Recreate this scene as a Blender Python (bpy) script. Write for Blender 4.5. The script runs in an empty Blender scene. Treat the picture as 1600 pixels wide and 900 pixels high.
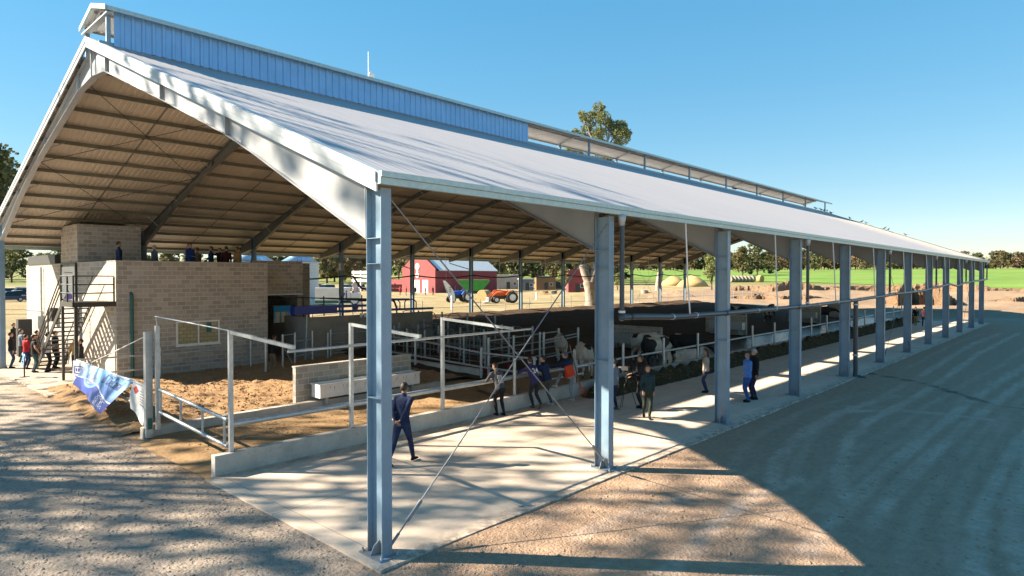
import bpy, math, random
import numpy as np
from mathutils import Vector, Matrix, noise as mnoise
R = math.radians
SC = bpy.context.scene
COL = SC.collection
rnd = random.Random(7)

# ------------------------------------------------------------------ camera
cam_d = bpy.data.cameras.new('camera'); cam_d.sensor_width = 36.0; cam_d.lens = 22.52
cam_d.clip_start = 0.1; cam_d.clip_end = 9000
cam = bpy.data.objects.new('camera', cam_d); COL.objects.link(cam)
cam.location = (-6.16, -8.412, 4.505)
cam.rotation_euler = (math.pi/2-0.0166, 0.0, 0.745-math.pi/2)
SC.camera = cam
# ------------------------------------------------------------------ sky, sun, exposure
SUN_TO = Vector((-0.97, 1.19, 1.0)).normalized()      # from the place towards the sun
sun_el = math.asin(SUN_TO.z); sun_az = math.atan2(SUN_TO.x, SUN_TO.y)
W = bpy.data.worlds.new('World'); SC.world = W; W.use_nodes = True
wn = W.node_tree; wn.nodes.clear()
sky = wn.nodes.new('ShaderNodeTexSky'); sky.sky_type = 'NISHITA'; sky.sun_disc = False
sky.sun_elevation = sun_el; sky.sun_rotation = sun_az
sky.altitude = 100; sky.air_density = 1.0; sky.dust_density = 0.0; sky.ozone_density = 2.6
hs = wn.nodes.new('ShaderNodeHueSaturation'); hs.inputs['Saturation'].default_value = 2.2; hs.inputs['Hue'].default_value = 0.491
bgn = wn.nodes.new('ShaderNodeBackground'); bgn.inputs['Strength'].default_value = 0.116
wo = wn.nodes.new('ShaderNodeOutputWorld')
gm = wn.nodes.new('ShaderNodeGamma'); gm.inputs['Gamma'].default_value = 0.42
wn.links.new(sky.outputs[0], gm.inputs['Color']); wn.links.new(gm.outputs[0], hs.inputs['Color']); wn.links.new(hs.outputs[0], bgn.inputs['Color']); wn.links.new(bgn.outputs[0], wo.inputs['Surface'])
sd = bpy.data.lights.new('sun', 'SUN'); sd.energy = 5.0; sd.angle = R(0.5); sd.color = (1.0, 0.84, 0.65)
so = bpy.data.objects.new('sun', sd); COL.objects.link(so)
so.rotation_euler = (-SUN_TO).to_track_quat('-Z', 'Y').to_euler(); so.location = (-30, 30, 40)
SC.view_settings.view_transform = 'Standard'; SC.view_settings.look = 'None'
SC.view_settings.gamma = 1.0; SC.view_settings.exposure = 1.98

# ------------------------------------------------------------------ materials
MATS = {}
class NT:
    def __init__(s, name):
        s.m = bpy.data.materials.new(name); s.m.use_nodes = True
        s.n = s.m.node_tree.nodes; s.l = s.m.node_tree.links
        s.b = s.n['Principled BSDF']; s.tc = None
    def add(s, t, ins=None, **props):
        n = s.n.new(t)
        for k, v in props.items(): setattr(n, k, v)
        for k, v in (ins or {}).items(): s.set(n.inputs[k], v)
        return n
    def set(s, sock, v):
        if isinstance(v, bpy.types.NodeSocket): s.l.new(v, sock)
        elif isinstance(v, bpy.types.Node): s.l.new(v.outputs[0], sock)
        else:
            if sock.type == 'RGBA' and len(v) == 3: v = (*v, 1)
            sock.default_value = v
    def P(s, **k):
        for a, v in k.items(): s.set(s.b.inputs[a.replace('_', ' ')], v)
    def co(s, kind='Object'):
        if s.tc is None: s.tc = s.n.new('ShaderNodeTexCoord')
        return s.tc.outputs[kind]
    def noise(s, scale, detail=3, rough=.55, vec=None, dist=0.0):
        return s.add('ShaderNodeTexNoise', {'Vector': vec if vec is not None else s.co(), 'Scale': scale, 'Detail': detail, 'Roughness': rough, 'Distortion': dist}).outputs['Fac']
    def mapr(s, v, a, b, c=0.0, d=1.0):
        return s.add('ShaderNodeMapRange', {'Value': v, 'From Min': a, 'From Max': b, 'To Min': c, 'To Max': d}).outputs[0]
    def mix(s, f, a, b, mode='MIX'):
        n = s.add('ShaderNodeMix', data_type='RGBA', blend_type=mode)
        s.set(n.inputs[0], f); s.set(n.inputs[6], a); s.set(n.inputs[7], b)
        return n.outputs[2]
    def math(s, op, a, b=0.0):
        n = s.add('ShaderNodeMath', operation=op); s.set(n.inputs[0], a); s.set(n.inputs[1], b); return n.outputs[0]
    def bump(s, h, strength=.4, dist=.02):
        n = s.add('ShaderNodeBump', {'Height': h, 'Strength': strength, 'Distance': dist})
        s.l.new(n.outputs[0], s.b.inputs['Normal']); return n
    def attr(s, name):
        return s.add('ShaderNodeAttribute', attribute_name=name).outputs['Fac']

def pm(name, c1, c2=None, scale=3.0, rough=.7, metal=0.0, bump=0.0, bscale=40, lo=.35, hi=.65, spec=None):
    if name in MATS: return MATS[name]
    t = NT(name)
    if c2 is None: c2 = tuple(x*.8 for x in c1)
    f = t.mapr(t.noise(scale, 4), lo, hi)
    t.P(Base_Color=t.mix(f, c1, c2), Roughness=rough, Metallic=metal)
    if spec is not None: t.P(Specular_IOR_Level=spec)
    if bump: t.bump(t.noise(bscale, 3), bump, .01)
    MATS[name] = t.m
    return t.m

def col_mat():
    t = NT('column_paint'); c = t.mix(t.mapr(t.noise(1.5, 5, .65), .35, .65), (.20, .31, .41), (.165, .26, .35))
    c = t.mix(t.mapr(t.noise(9, 5, .75), .58, .7, 0, .5), c, (.12, .19, .26)); sx = t.add('ShaderNodeSeparateXYZ', {0: t.co()})
    m = t.math('MULTIPLY', t.mapr(sx.outputs[2], .75, .05), t.mapr(t.noise(7, 5, .75), .40, .60)); c = t.mix(t.math('MULTIPLY', m, .8), c, (.26, .20, .15))
    rz_ = t.add('ShaderNodeMapping', {'Vector': t.co(), 'Scale': (14, 14, .7)}); c = t.mix(t.mapr(t.noise(1.0, 4, .7, rz_.outputs[0]), .6, .75, 0, .35), c, (.30, .37, .42))
    t.P(Base_Color=c, Roughness=t.mapr(t.noise(5, 3), .3, .7, .34, .55)); t.bump(t.noise(20, 3), .08, .01); return t.m
def block_mat(name, c1, c2, mortar):
    t = NT(name)
    br = t.add('ShaderNodeTexBrick', {'Vector': t.co('UV'), 'Color1': c1, 'Color2': c2, 'Mortar': mortar, 'Scale': 1.0,
               'Mortar Size': .017, 'Mortar Smooth': .3, 'Bias': -.1, 'Brick Width': .4, 'Row Height': .2})
    big = t.mapr(t.noise(.9, 4), .3, .7)
    c = t.mix(t.mapr(t.noise(35, 3), .3, .75, 0, .35), br.outputs['Color'], (.10, .09, .08))
    c = t.mix(t.math('MULTIPLY', big, .2), c, (.36, .31, .25))
    t.P(Base_Color=c, Roughness=.92)
    h = t.math('ADD', t.math('MULTIPLY', br.outputs['Fac'], -1.0), t.math('MULTIPLY', t.noise(60, 3), .5))
    t.bump(h, .55, .012)
    MATS[name] = t.m
    return t.m

M = {}
M['column_paint'] = col_mat()
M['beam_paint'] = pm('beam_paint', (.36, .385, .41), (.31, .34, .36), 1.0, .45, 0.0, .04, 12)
M['inner_beam'] = pm('inner_beam_shaded', (.13, .135, .13), (.10, .105, .10), 1.0, .5, 0.0, .04, 12)  # dark copy of the beam paint; shade under the roof put into the colour
M['galv'] = pm('galvanised', (.50, .55, .58), (.40, .45, .48), 6, .38, .55)
M['galv_dull'] = pm('galvanised_dull', (.40, .44, .46), (.30, .33, .34), 6, .5, .4)
M['purlin'] = pm('purlin_steel', (.17, .17, .12), (.13, .13, .10), 2, .55, .1)
def roof_mat():
    t = NT('roof_sheet_steel'); sc = t.add('ShaderNodeMapping', {'Vector': t.co(), 'Scale': (2.2, .22, .22)})
    c = t.mix(t.mapr(t.noise(1.0, 5, .7, sc.outputs[0]), .35, .68), (.37, .365, .38), (.325, .325, .34))
    sx = t.add('ShaderNodeSeparateXYZ', {0: t.co()}); fr = t.math('FRACT', t.math('DIVIDE', sx.outputs[0], 1.05)); c = t.mix(t.mapr(fr, .985, .99, 0, .45), c, (.2, .2, .21))
    fy = t.math('FRACT', t.math('DIVIDE', sx.outputs[1], 1.31)); c = t.mix(t.math('MULTIPLY', t.mapr(fy, .955, .97), t.mapr(t.math('FRACT', t.math('DIVIDE', sx.outputs[0], .21)), .5, .55, 0, .35)), c, (.16, .16, .17))
    t.P(Base_Color=c, Roughness=.5, Metallic=.1); return t.m
M['roof_top'] = roof_mat()
M['roof_under'] = pm('roof_underside_steel', (.56, .49, .39), (.48, .42, .34), .7, .6, .05)
M['fascia'] = pm('fascia_steel', (.40, .52, .52), (.33, .44, .47), 9, .42, .45)
M['fascia_white'] = pm('fascia_white', (.44, .49, .52), (.36, .41, .44), 3, .5, .3)
M['bluesheet'] = pm('blue_sheet_steel', (.23, .44, .72), (.20, .40, .66), 2, .35, .35)
M['block'] = block_mat('concrete_block_wall', (.49, .455, .40), (.31, .285, .25), (.60, .565, .51))
M['render_wall'] = pm('cement_wall', (.30, .28, .25), (.22, .21, .19), 1.3, .9, 0, .3, 30)
M['dark_steel'] = pm('dark_painted_steel', (.035, .04, .04), (.05, .05, .045), 5, .5, .2)
M['green_steel'] = pm('green_painted_steel', (.02, .14, .12), (.02, .10, .09), 5, .5, .1)
M['pipe_dark'] = pm('pipe_dark_grey', (.04, .065, .085), (.03, .05, .07), 3, .35)
M['white'] = pm('white_paint', (.78, .78, .76), (.66, .66, .64), 3, .5)
M['black'] = pm('black_rubber', (.018, .018, .018), (.03, .03, .03), 5, .6)
M['rope'] = pm('steel_rod', (.22, .25, .28), (.16, .18, .2), 8, .45, .5)
def glass_mat():  # yellowish blocky reflection painted into the pane colour
    t = NT('glass_painted_reflection'); br = t.add('ShaderNodeTexBrick', {'Vector': t.co('UV'), 'Color1': (.46, .41, .25), 'Color2': (.36, .32, .19), 'Mortar': (.26, .23, .14), 'Scale': 1.0, 'Mortar Size': .02, 'Brick Width': .31, 'Row Height': .17})
    c = t.mix(t.mapr(t.noise(2.5, 4), .35, .65, 0, .6), br.outputs['Color'], (.30, .27, .17)); t.P(Base_Color=c, Roughness=.08); return t.m
M['glass'] = glass_mat()
_unused = pm('glass_painted_reflection', (.52, .46, .26), (.36, .33, .19), 1.2, .08, .0)
M['navy_steel'] = pm('blue_painted_steel', (.012, .03, .30), (.015, .035, .22), 3, .35)
M['wood'] = pm('brown_wood', (.26, .15, .07), (.17, .10, .05), 9, .8, 0, .3, 20)
M['red_paint'] = pm('red_wall_paint', (.27, .055, .06), (.20, .045, .05), .6, .8)
M['hay'] = pm('hay_straw', (.46, .34, .16), (.30, .21, .09), 9, .95, 0, .8, 30)
M['leaf_dark'] = pm('leaf_green', (.045, .075, .022), (.09, .12, .04), .9, .7)
M['leaf_euc'] = pm('leaf_eucalyptus', (.075, .10, .04), (.17, .18, .09), .8, .6)
M['leaf_dry'] = pm('leaf_dry', (.17, .14, .07), (.10, .10, .045), .4, .8)
M['bark'] = pm('bark_grey', (.34, .30, .26), (.20, .17, .14), 2.5, .9, 0, .4, 12)
M['bark_brown'] = pm('bark_brown', (.13, .10, .075), (.08, .06, .045), 2.5, .9, 0, .5, 12)

# ------------------------------------------------------------------ object helpers
WL = {}
def tag(o, label=None, cat=None, group=None, kind=None):
    if label: o['label'] = label
    if cat: o['category'] = cat
    if group: o['group'] = group
    if kind: o['kind'] = kind
    return o
def thing(name, label, cat, loc=(0, 0, 0), group=None, rz=0.0):
    o = bpy.data.objects.new(name, None); COL.objects.link(o); o.empty_display_size = .2
    o.location = loc; o.rotation_euler = (0, 0, rz); WL[o.name] = Vector(loc) if rz == 0 else Vector((0, 0, 0))
    return tag(o, label, cat, group)
def copy_tree(o, parent=None):
    c = o.copy(); COL.objects.link(c); c.parent = parent
    for ch in list(o.children): copy_tree(ch, c)
    return c

class MB:
    def __init__(s): s.v = []; s.f = []; s.m = []; s.sm = []
    def add(s, vs, fs, m=0, smooth=False):
        b = len(s.v); s.v += [tuple(v) for v in vs]
        for f in fs: s.f.append(tuple(i+b for i in f)); s.m.append(m); s.sm.append(smooth)
    def box(s, x0, x1, y0, y1, z0, z1, m=0):
        s.add([(x0,y0,z0),(x1,y0,z0),(x1,y1,z0),(x0,y1,z0),(x0,y0,z1),(x1,y0,z1),(x1,y1,z1),(x0,y1,z1)],
              [(0,3,2,1),(4,5,6,7),(0,1,5,4),(1,2,6,5),(2,3,7,6),(3,0,4,7)], m)
    def obox(s, c, sx, sy, sz, rot, m=0):      # rot: Matrix 3x3
        vs = [Vector(c)+rot@Vector((a*sx/2, b*sy/2, d*sz/2)) for a, b, d in
              [(-1,-1,-1),(1,-1,-1),(1,1,-1),(-1,1,-1),(-1,-1,1),(1,-1,1),(1,1,1),(-1,1,1)]]
        s.add(vs, [(0,3,2,1),(4,5,6,7),(0,1,5,4),(1,2,6,5),(2,3,7,6),(3,0,4,7)], m)
    def bar(s, p, q, w, h, m=0, up=(0, 0, 1)):
        p = Vector(p); q = Vector(q); d = (q-p); L = d.length
        if L < 1e-6: return
        d /= L; u = Vector(up)
        if abs(d.dot(u)) > .99: u = Vector((0, 1, 0))
        sd_ = d.cross(u).normalized(); u = sd_.cross(d)
        rot = Matrix((sd_, d, u)).transposed()
        s.obox((p+q)/2, w, L, h, rot, m)
    def tube(s, pts, r, n=8, m=0, smooth=True, caps=True):
        pts = [Vector(p) for p in pts]; rs = r if isinstance(r, (list, tuple)) else [r]*len(pts)
        rings = []; prev = None
        for i, p in enumerate(pts):
            d = (pts[min(i+1, len(pts)-1)]-pts[max(i-1, 0)])
            d = d.normalized() if d.length > 1e-9 else Vector((0, 0, 1))
            if prev is None:
                a = Vector((0, 0, 1)) if abs(d.z) < .9 else Vector((1, 0, 0))
                u = d.cross(a).normalized()
            else:
                u = (prev-d*prev.dot(d)); u = u.normalized() if u.length > 1e-6 else d.orthogonal().normalized()
            prev = u; w = d.cross(u)
            rings.append([p+(u*math.cos(2*math.pi*k/n)+w*math.sin(2*math.pi*k/n))*rs[i] for k in range(n)])
        vs = [v for r_ in rings for v in r_]; fs = []
        for i in range(len(rings)-1):
            for k in range(n):
                k2 = (k+1) % n; fs.append((i*n+k, i*n+k2, (i+1)*n+k2, (i+1)*n+k))
        s.add(vs, fs, m, smooth)
        if caps: s.add(rings[0], [tuple(range(n-1, -1, -1))], m); s.add(rings[-1], [tuple(range(n))], m)
    def loft(s, secs, n=14, m=0, smooth=True):   # secs: (centre, uvec, vvec)
        vs = []; fs = []
        for c, u, v in secs:
            c = Vector(c); u = Vector(u); v = Vector(v)
            for k in range(n):
                a = 2*math.pi*k/n; vs.append(c+u*math.cos(a)+v*math.sin(a))
        for i in range(len(secs)-1):
            for k in range(n):
                k2 = (k+1) % n; fs.append((i*n+k, i*n+k2, (i+1)*n+k2, (i+1)*n+k))
        fs.append(tuple(range(n-1, -1, -1))); fs.append(tuple((len(secs)-1)*n+k for k in range(n)))
        s.add(vs, fs, m, smooth)
    def sphere(s, c, rx, ry=None, rz=None, n=12, k=8, m=0, rot=None, smooth=True):
        ry = ry or rx; rz = rz or rx; vs = []; fs = []; c = Vector(c)
        for i in range(k+1):
            t = math.pi*i/k
            for j in range(n):
                a = 2*math.pi*j/n; p = Vector((rx*math.sin(t)*math.cos(a), ry*math.sin(t)*math.sin(a), rz*math.cos(t)))
                if rot: p = rot@p
                vs.append(c+p)
        for i in range(k):
            for j in range(n):
                j2 = (j+1) % n; fs.append((i*n+j, (i+1)*n+j, (i+1)*n+j2, i*n+j2))
        s.add(vs, fs, m, smooth)
    def prism(s, poly, axis, a, b, m=0):
        def P(u, v, t): return {'x': (t, u, v), 'y': (u, t, v), 'z': (u, v, t)}[axis]
        n = len(poly); vs = [P(u, v, a) for u, v in poly]+[P(u, v, b) for u, v in poly]
        fs = [tuple(range(n)), tuple(range(2*n-1, n-1, -1))]
        for i in range(n):
            j = (i+1) % n; fs.append((i, i+n, j+n, j))
        s.add(vs, fs, m)
    def build(s, name, mats, parent=None, loc=None, fixn=True, **tags):
        if not isinstance(mats, (list, tuple)): mats = [mats]
        off = Vector((0, 0, 0))
        if parent is not None: off = WL.get(parent.name, off)
        elif loc is not None: off = Vector(loc)
        V = np.array(s.v, dtype=np.float64)-np.array(off)
        me = bpy.data.meshes.new(name); me.from_pydata([tuple(v) for v in V], [], s.f)
        for m in mats: me.materials.append(m)
        me.polygons.foreach_set('material_index', s.m); me.polygons.foreach_set('use_smooth', s.sm)
        if fixn:
            import bmesh
            bm = bmesh.new(); bm.from_mesh(me); bmesh.ops.recalc_face_normals(bm, faces=bm.faces); bm.to_mesh(me); bm.free()
        boxuv(me, off)
        o = bpy.data.objects.new(name, me); COL.objects.link(o); WL[o.name] = off
        if parent is not None: o.parent = parent
        elif loc is not None: o.location = loc
        if tags: tag(o, **tags)
        return o
def boxuv(me, off=(0, 0, 0)):
    me.update(); nl = len(me.loops)
    if nl == 0: return
    uv = me.uv_layers.new(name='UVMap')
    lv = np.zeros(nl, int); me.loops.foreach_get('vertex_index', lv)
    co = np.zeros(len(me.vertices)*3); me.vertices.foreach_get('co', co); co = co.reshape(-1, 3)+np.array(off)
    nr = np.zeros(len(me.polygons)*3); me.polygons.foreach_get('normal', nr); nr = np.abs(nr.reshape(-1, 3))
    lt = np.zeros(len(me.polygons), int); me.polygons.foreach_get('loop_total', lt)
    ax = np.repeat(nr.argmax(1), lt); p = co[lv]
    u = np.where(ax == 0, p[:, 1], p[:, 0]); v = np.where(ax == 2, p[:, 1], p[:, 2])
    uv.data.foreach_set('uv', np.stack([u, v], 1).ravel())
def subpart(name, mb, mats, parent, **tags):
    return mb.build(name, mats, parent=parent, **tags)

# ------------------------------------------------------------------ terrain
def ss(t):
    t = np.clip(t, 0, 1); return t*t*(3-2*t)
CX, CY = -6.16, -8.41
def H(x, y):
    x = np.asarray(x, float); y = np.asarray(y, float)
    h = ss((y-9)/20)*ss((x-6)/16)
    h = np.maximum(h, ss((y-40)/25))
    h = np.maximum(h, ss((x-73)/12))
    drop = -.04*ss(-(y+.25)/4.5)*ss((x+1.5)/5)*(1-ss((x-72)/8))
    h = h+drop
    r = np.hypot(x-CX, y-CY)
    h = h+.024*np.maximum(0, r-175)*(1-ss((r-560)/300)*.0)
    return h
def h1(x, y): return float(H(x, y))
TR = dict(
 t1=[(8.3,-3.0),(10.0,-2.5),(12.9,-2.0),(16.5,-1.9),(20.4,-2.3),(22.0,-2.6)],
 t2=[(8.3,-4.5),(10.0,-3.9),(13.5,-3.2),(16.4,-3.0),(21.2,-3.2),(29.0,-3.2),(41.3,-3.0),(60,-3.4)],
 t3=[(5.0,-4.8),(8.0,-4.7),(10.4,-4.6),(14.2,-4.7),(19.8,-4.8),(28.5,-5.1),(35.0,-5.5),(60,-6)],
 t4=[(7.0,-5.3),(10.0,-5.2),(12.2,-5.2),(16.9,-5.3),(23.4,-5.6),(29.2,-5.9),(60,-8)],
 t5=[(4.0,-7.2),(7.0,-6.9),(9.0,-6.7),(10.8,-6.7),(13.9,-6.7),(17.3,-6.8),(30,-7.5)],
 t6=[(12.9,-2.1),(17.2,-1.9),(19.0,-3.2),(19.4,-4.6),(19.4,-5.7)],
 t7=[(28.2,-2.3),(36.7,-2.1),(47.4,-1.9),(58.4,-2.3)],
 t8=[(4.4,-8.0),(7.4,-7.4),(9.4,-7.2),(11.8,-7.1),(20,-7.2)],
 low1=[(2.0,-3.6),(5.0,-3.2),(7.1,-3.1),(8.9,-3.4)], low2=[(2.8,-1.7),(4.0,-1.7),(4.8,-1.9),(6.7,-2.2)])
DRAIN = [(27.9,0.1),(26.8,-1.6),(25.9,-3.0),(24.2,-4.3),(22.3,-5.7),(22.3,-6.4),(22.5,-9)]
def pdist(x, y, pl):
    d = np.full(x.shape, 1e9); sgn = np.zeros(x.shape); al = np.zeros(x.shape); acc = 0
    for (ax, ay), (bx, by) in zip(pl[:-1], pl[1:]):
        vx, vy = bx-ax, by-ay; L2 = vx*vx+vy*vy; t = np.clip(((x-ax)*vx+(y-ay)*vy)/L2, 0, 1)
        dd = np.hypot(x-ax-t*vx, y-ay-t*vy); m = dd < d
        al = np.where(m, acc+t*math.sqrt(L2), al); d = np.where(m, dd, d); acc += math.sqrt(L2)
    return d, al
def fbm(x, y, s, seed=0):   # cheap value noise
    out = np.zeros(x.shape); amp = 1; tot = 0
    for o in range(3):
        X = x*s+seed*17.3+o*5.1; Y = y*s-seed*9.7+o*3.3
        ix = np.floor(X); iy = np.floor(Y); fx = X-ix; fy = Y-iy; fx = fx*fx*(3-2*fx); fy = fy*fy*(3-2*fy)
        def hh(a, b):
            q = np.sin(a*127.1+b*311.7)*43758.5453; return q-np.floor(q)
        v = (hh(ix, iy)*(1-fx)+hh(ix+1, iy)*fx)*(1-fy)+(hh(ix, iy+1)*(1-fx)+hh(ix+1, iy+1)*fx)*fy
        out += v*amp; tot += amp; amp *= .5; s *= 2.1
    return out/tot
def grid_mesh(name, xs, ys, zf, mat, attrs=None):
    X, Y = np.meshgrid(xs, ys); nx, ny = len(xs), len(ys); Z = zf(X, Y)
    V = np.stack([X, Y, Z], -1).reshape(-1, 3)
    i = np.arange(nx*ny).reshape(ny, nx)
    F = np.stack([i[:-1, :-1], i[:-1, 1:], i[1:, 1:], i[1:, :-1]], -1).reshape(-1, 4)
    me = bpy.data.meshes.new(name); me.vertices.add(len(V)); me.vertices.foreach_set('co', V.ravel())
    me.loops.add(F.size); me.loops.foreach_set('vertex_index', F.ravel())
    me.polygons.add(len(F)); me.polygons.foreach_set('loop_start', np.arange(len(F))*4)
    me.polygons.foreach_set('loop_total', np.full(len(F), 4)); me.polygons.foreach_set('use_smooth', np.ones(len(F), bool))
    me.update(calc_edges=True)
    for k, fn in (attrs or {}).items():
        a = me.attributes.new(k, 'FLOAT', 'POINT'); a.data.foreach_set('value', fn(X, Y).astype(np.float32).ravel())
    me.materials.append(mat)
    o = bpy.data.objects.new(name, me); COL.objects.link(o); return o

def ground_mat():
    t = NT('ground_gravel_dirt'); C = t.co()
    fine = t.noise(26, 4, .7); mid = t.noise(3.2, 5, .65); big = t.noise(.35, 4)
    vor = t.add('ShaderNodeTexVoronoi', {'Vector': C, 'Scale': 17.0, 'Randomness': 1.0})
    peb = vor.outputs['Color']; sep = t.add('ShaderNodeSeparateColor', {0: peb}).outputs[0]
    g = t.mix(t.mapr(mid, .3, .7), (.41, .33, .26), (.32, .26, .205))
    g = t.mix(t.mapr(sep, .0, 1.0, 0, .8), g, (.42, .37, .31))
    g = t.mix(t.mapr(fine, .5, .72, 0, .7), g, (.19, .155, .13))
    g = t.mix(t.mapr(t.noise(9, 5, .7), .55, .68, 0, .6), g, (.16, .13, .11))
    dk = t.mix(t.mapr(mid, .3, .7), (.41, .285, .19), (.31, .215, .15))
    dk = t.mix(t.mapr(t.noise(11, 5, .75), .5, .7, 0, .6), dk, (.19, .14, .11))
    sc = t.add('ShaderNodeMapping', {'Vector': C, 'Scale': (.6, 7.0, 1.0), 'Rotation': (0, 0, R(-4))})
    st = t.noise(1.7, 6, .72, sc.outputs[0])
    dk = t.mix(t.mapr(st, .5, .66, 0, .35), dk, (.44, .33, .25))
    c = t.mix(t.attr('dark'), g, dk)
    tr = t.math('MULTIPLY', t.attr('track'), t.mapr(t.noise(7, 4, .7), .3, .6, .25, 1.0))
    c = t.mix(t.math('MULTIPLY', tr, 1.0), c, (.56, .43, .34))
    c = t.mix(t.math('MULTIPLY', t.attr('drain'), .85), c, (.035, .033, .032))
    edge = t.attr('earth')
    c = t.mix(t.math('MULTIPLY', edge, t.mapr(mid, .2, .55, .5, 1)), c, t.mix(t.mapr(fine, .3, .7), (.25, .17, .095), (.17, .115, .07)))
    gr = t.mix(t.mapr(big, .35, .65), (.31, .235, .13), (.225, .185, .09))
    gr = t.mix(t.mapr(t.noise(1.1, 6, .75), .48, .66, 0, .75), gr, (.20, .19, .08))
    gr = t.mix(t.mapr(t.noise(.16, 5, .7), .52, .64, 0, .6), gr, (.47, .36, .24))
    c = t.mix(t.attr('dry'), c, gr)
    c = t.mix(t.attr('sand'), c, t.mix(t.mapr(t.noise(.22, 6, .75), .35, .65), (.29, .21, .14), (.20, .145, .095)))
    c = t.mix(t.attr('pasture'), c, t.mix(t.mapr(t.noise(.02, 5, .6), .35, .65), (.10, .15, .03), (.20, .19, .07)))
    t.P(Base_Color=c, Roughness=.97, Specular_IOR_Level=.25)
    hsum = t.math('ADD', t.math('MULTIPLY', vor.outputs['Distance'], -.55), t.math('ADD', fine, t.math('MULTIPLY', t.noise(8, 4, .7), 1.4)))
    t.bump(hsum, .75, .04)
    return t.m
def rng(*segs):
    out = []
    for a, b, st in segs: out += list(np.arange(a, b-1e-6, st))
    out.append(segs[-1][1]); return np.array(out)
gx = rng((-4000,-400,600),(-400,-60,20),(-60,-12,2),(-12,24,.13),(24,60,.5),(60,130,1.5),(130,420,8),(420,900,30),(900,6000,500))
gy = rng((-4000,-400,600),(-400,-60,20),(-60,-13,2),(-13,13,.13),(13,40,.45),(40,120,1.6),(120,420,8),(420,900,30),(900,6000,500))
def zt(X, Y):
    n = (fbm(X, Y, .5, 1)-.5)*.05*(1-((Y > 0) & (X > 0) & (Y < 31) & (X < 72)))
    z = H(X, Y)+n
    z = z-.035*(X < 80)
    inside = (X > -.2) & (X < 72.2) & (Y > .05) & (Y < 11.0)
    z = np.where(inside, z-.06, z)
    out = (Y <= .05) & (X > -1)
    for k, pl in TR.items():
        d, a = pdist(X, Y, pl) if False else (None, None)
    sandm = ss((X-76)/8)*ss((200-np.hypot(X-CX, Y-CY))/20)*(1-ss((Y-60)/15))
    bank = 1.0*np.exp(-((np.hypot(X-CX, Y-CY)-(128+6*np.sin(Y*.09)))/5.5)**2)+.5*np.exp(-((np.hypot(X-CX, Y-CY)-100-4*np.sin(Y*.2))/3.5)**2)
    z = z+sandm*(bank*(.6+.8*fbm(X, Y, .12, 5))+(fbm(X, Y, .3, 3)-.5)*.5)
    return z
def a_track(X, Y):
    o = np.zeros(X.shape); m = (X > 1) & (X < 62) & (Y < 0) & (Y > -12)
    x = X[m]; y = Y[m]; v = np.zeros(x.shape)
    for i, (k, pl) in enumerate(TR.items()):
        d, al = pdist(x, y, pl)
        tread = .86+.14*np.sign(np.sin(al*2*np.pi/.26+np.abs(d)*14))
        v = np.maximum(v, ss((.21-d)/.07)*tread*(.15+1.0*fbm(x, y, 1.1, i)))
        d2, al = pdist(x, y-.95, pl)
        v = np.maximum(v, .6*ss((.17-d2)/.08)*tread*fbm(x, y, .6, i+7))
    o[m] = v; return o
def a_dark(X, Y):
    b = ss((X+2.5+(fbm(X, Y, .6, 2)-.5)*3-(-Y)*.0)/3.5)*ss((.6-Y)/.5)
    return b*(X < 76)*ss((78-X)/4)
def a_drain(X, Y):
    d, a = pdist(X, Y, DRAIN); w = .05+.5*fbm(X, Y, 1.1, 4)**2
    return ss((w*1.4-d)/.25)*(Y < .3)*(.35+.9*fbm(X, Y, 2.5, 6))
def a_earth(X, Y):
    e = ss((1.4-np.abs(X-.2))/1.2)*ss((Y-5.6)/1.5)*ss((26-Y)/3)
    return np.clip(e*1.1*fbm(X, Y, .7, 8)*1.6, 0, 1)
def a_dry(X, Y):
    return np.clip(ss((Y-31.5+(fbm(X, Y, .4, 6)-.5)*1.5)/1.5)*ss((X-1)/6)+ss((Y-42)/8), 0, 1)
def a_sand(X, Y):
    return ss((X-74+(fbm(X, Y, .2, 3)-.5)*10)/6)*(1-ss((Y-48+(X-90)*-.25+(fbm(X, Y, .08, 9)-.5)*20)/14))
def a_past(X, Y):
    r = np.hypot(X-CX, Y-CY); return ss((r-210)/25)
ground = grid_mesh('ground', gx, gy, zt, ground_mat(), dict(track=a_track, dark=a_dark, drain=a_drain, earth=a_earth, dry=a_dry, sand=a_sand, pasture=a_past))
tag(ground, kind='structure')

# green crop field beyond the sandy land
def field_mat():
    t = NT('green_crop'); sc = t.add('ShaderNodeMapping', {'Vector': t.co(), 'Scale': (.012, .05, 1), 'Rotation': (0, 0, .3)})
    c = t.mix(t.mapr(t.noise(1, 5, .6, sc.outputs[0]), .35, .65), (.10, .19, .04), (.16, .245, .06))
    c = t.mix(t.mapr(t.noise(.12, 5, .7), .5, .75, 0, .5), c, (.08, .15, .025))
    t.P(Base_Color=c, Roughness=1.0, Specular_IOR_Level=.1); t.bump(t.noise(1.2, 4), .5, .3); return t.m
me = bpy.data.meshes.new('field'); vs = []; fs = []
ANG = np.linspace(-.22, 1.15, 120); RR = np.linspace(0, 1, 30)
for a in ANG:
    r0 = 186+ max(0, a-.02)*195+3*math.sin(a*23); r1 = 535
    for q in RR:
        r = r0+(r1-r0)*q; x = CX+r*math.cos(a); y = CY+r*math.sin(a); vs.append((x, y, h1(x, y)+.12+(.5 if q > 0 else 0)))
n = len(RR)
for i in range(len(ANG)-1):
    for k in range(n-1): fs.append((i*n+k, i*n+k+1, (i+1)*n+k+1, (i+1)*n+k))
me.from_pydata(vs, [], fs); me.materials.append(field_mat())
fo = bpy.data.objects.new('green_field', me); COL.objects.link(fo); tag(fo, kind='structure')

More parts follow.
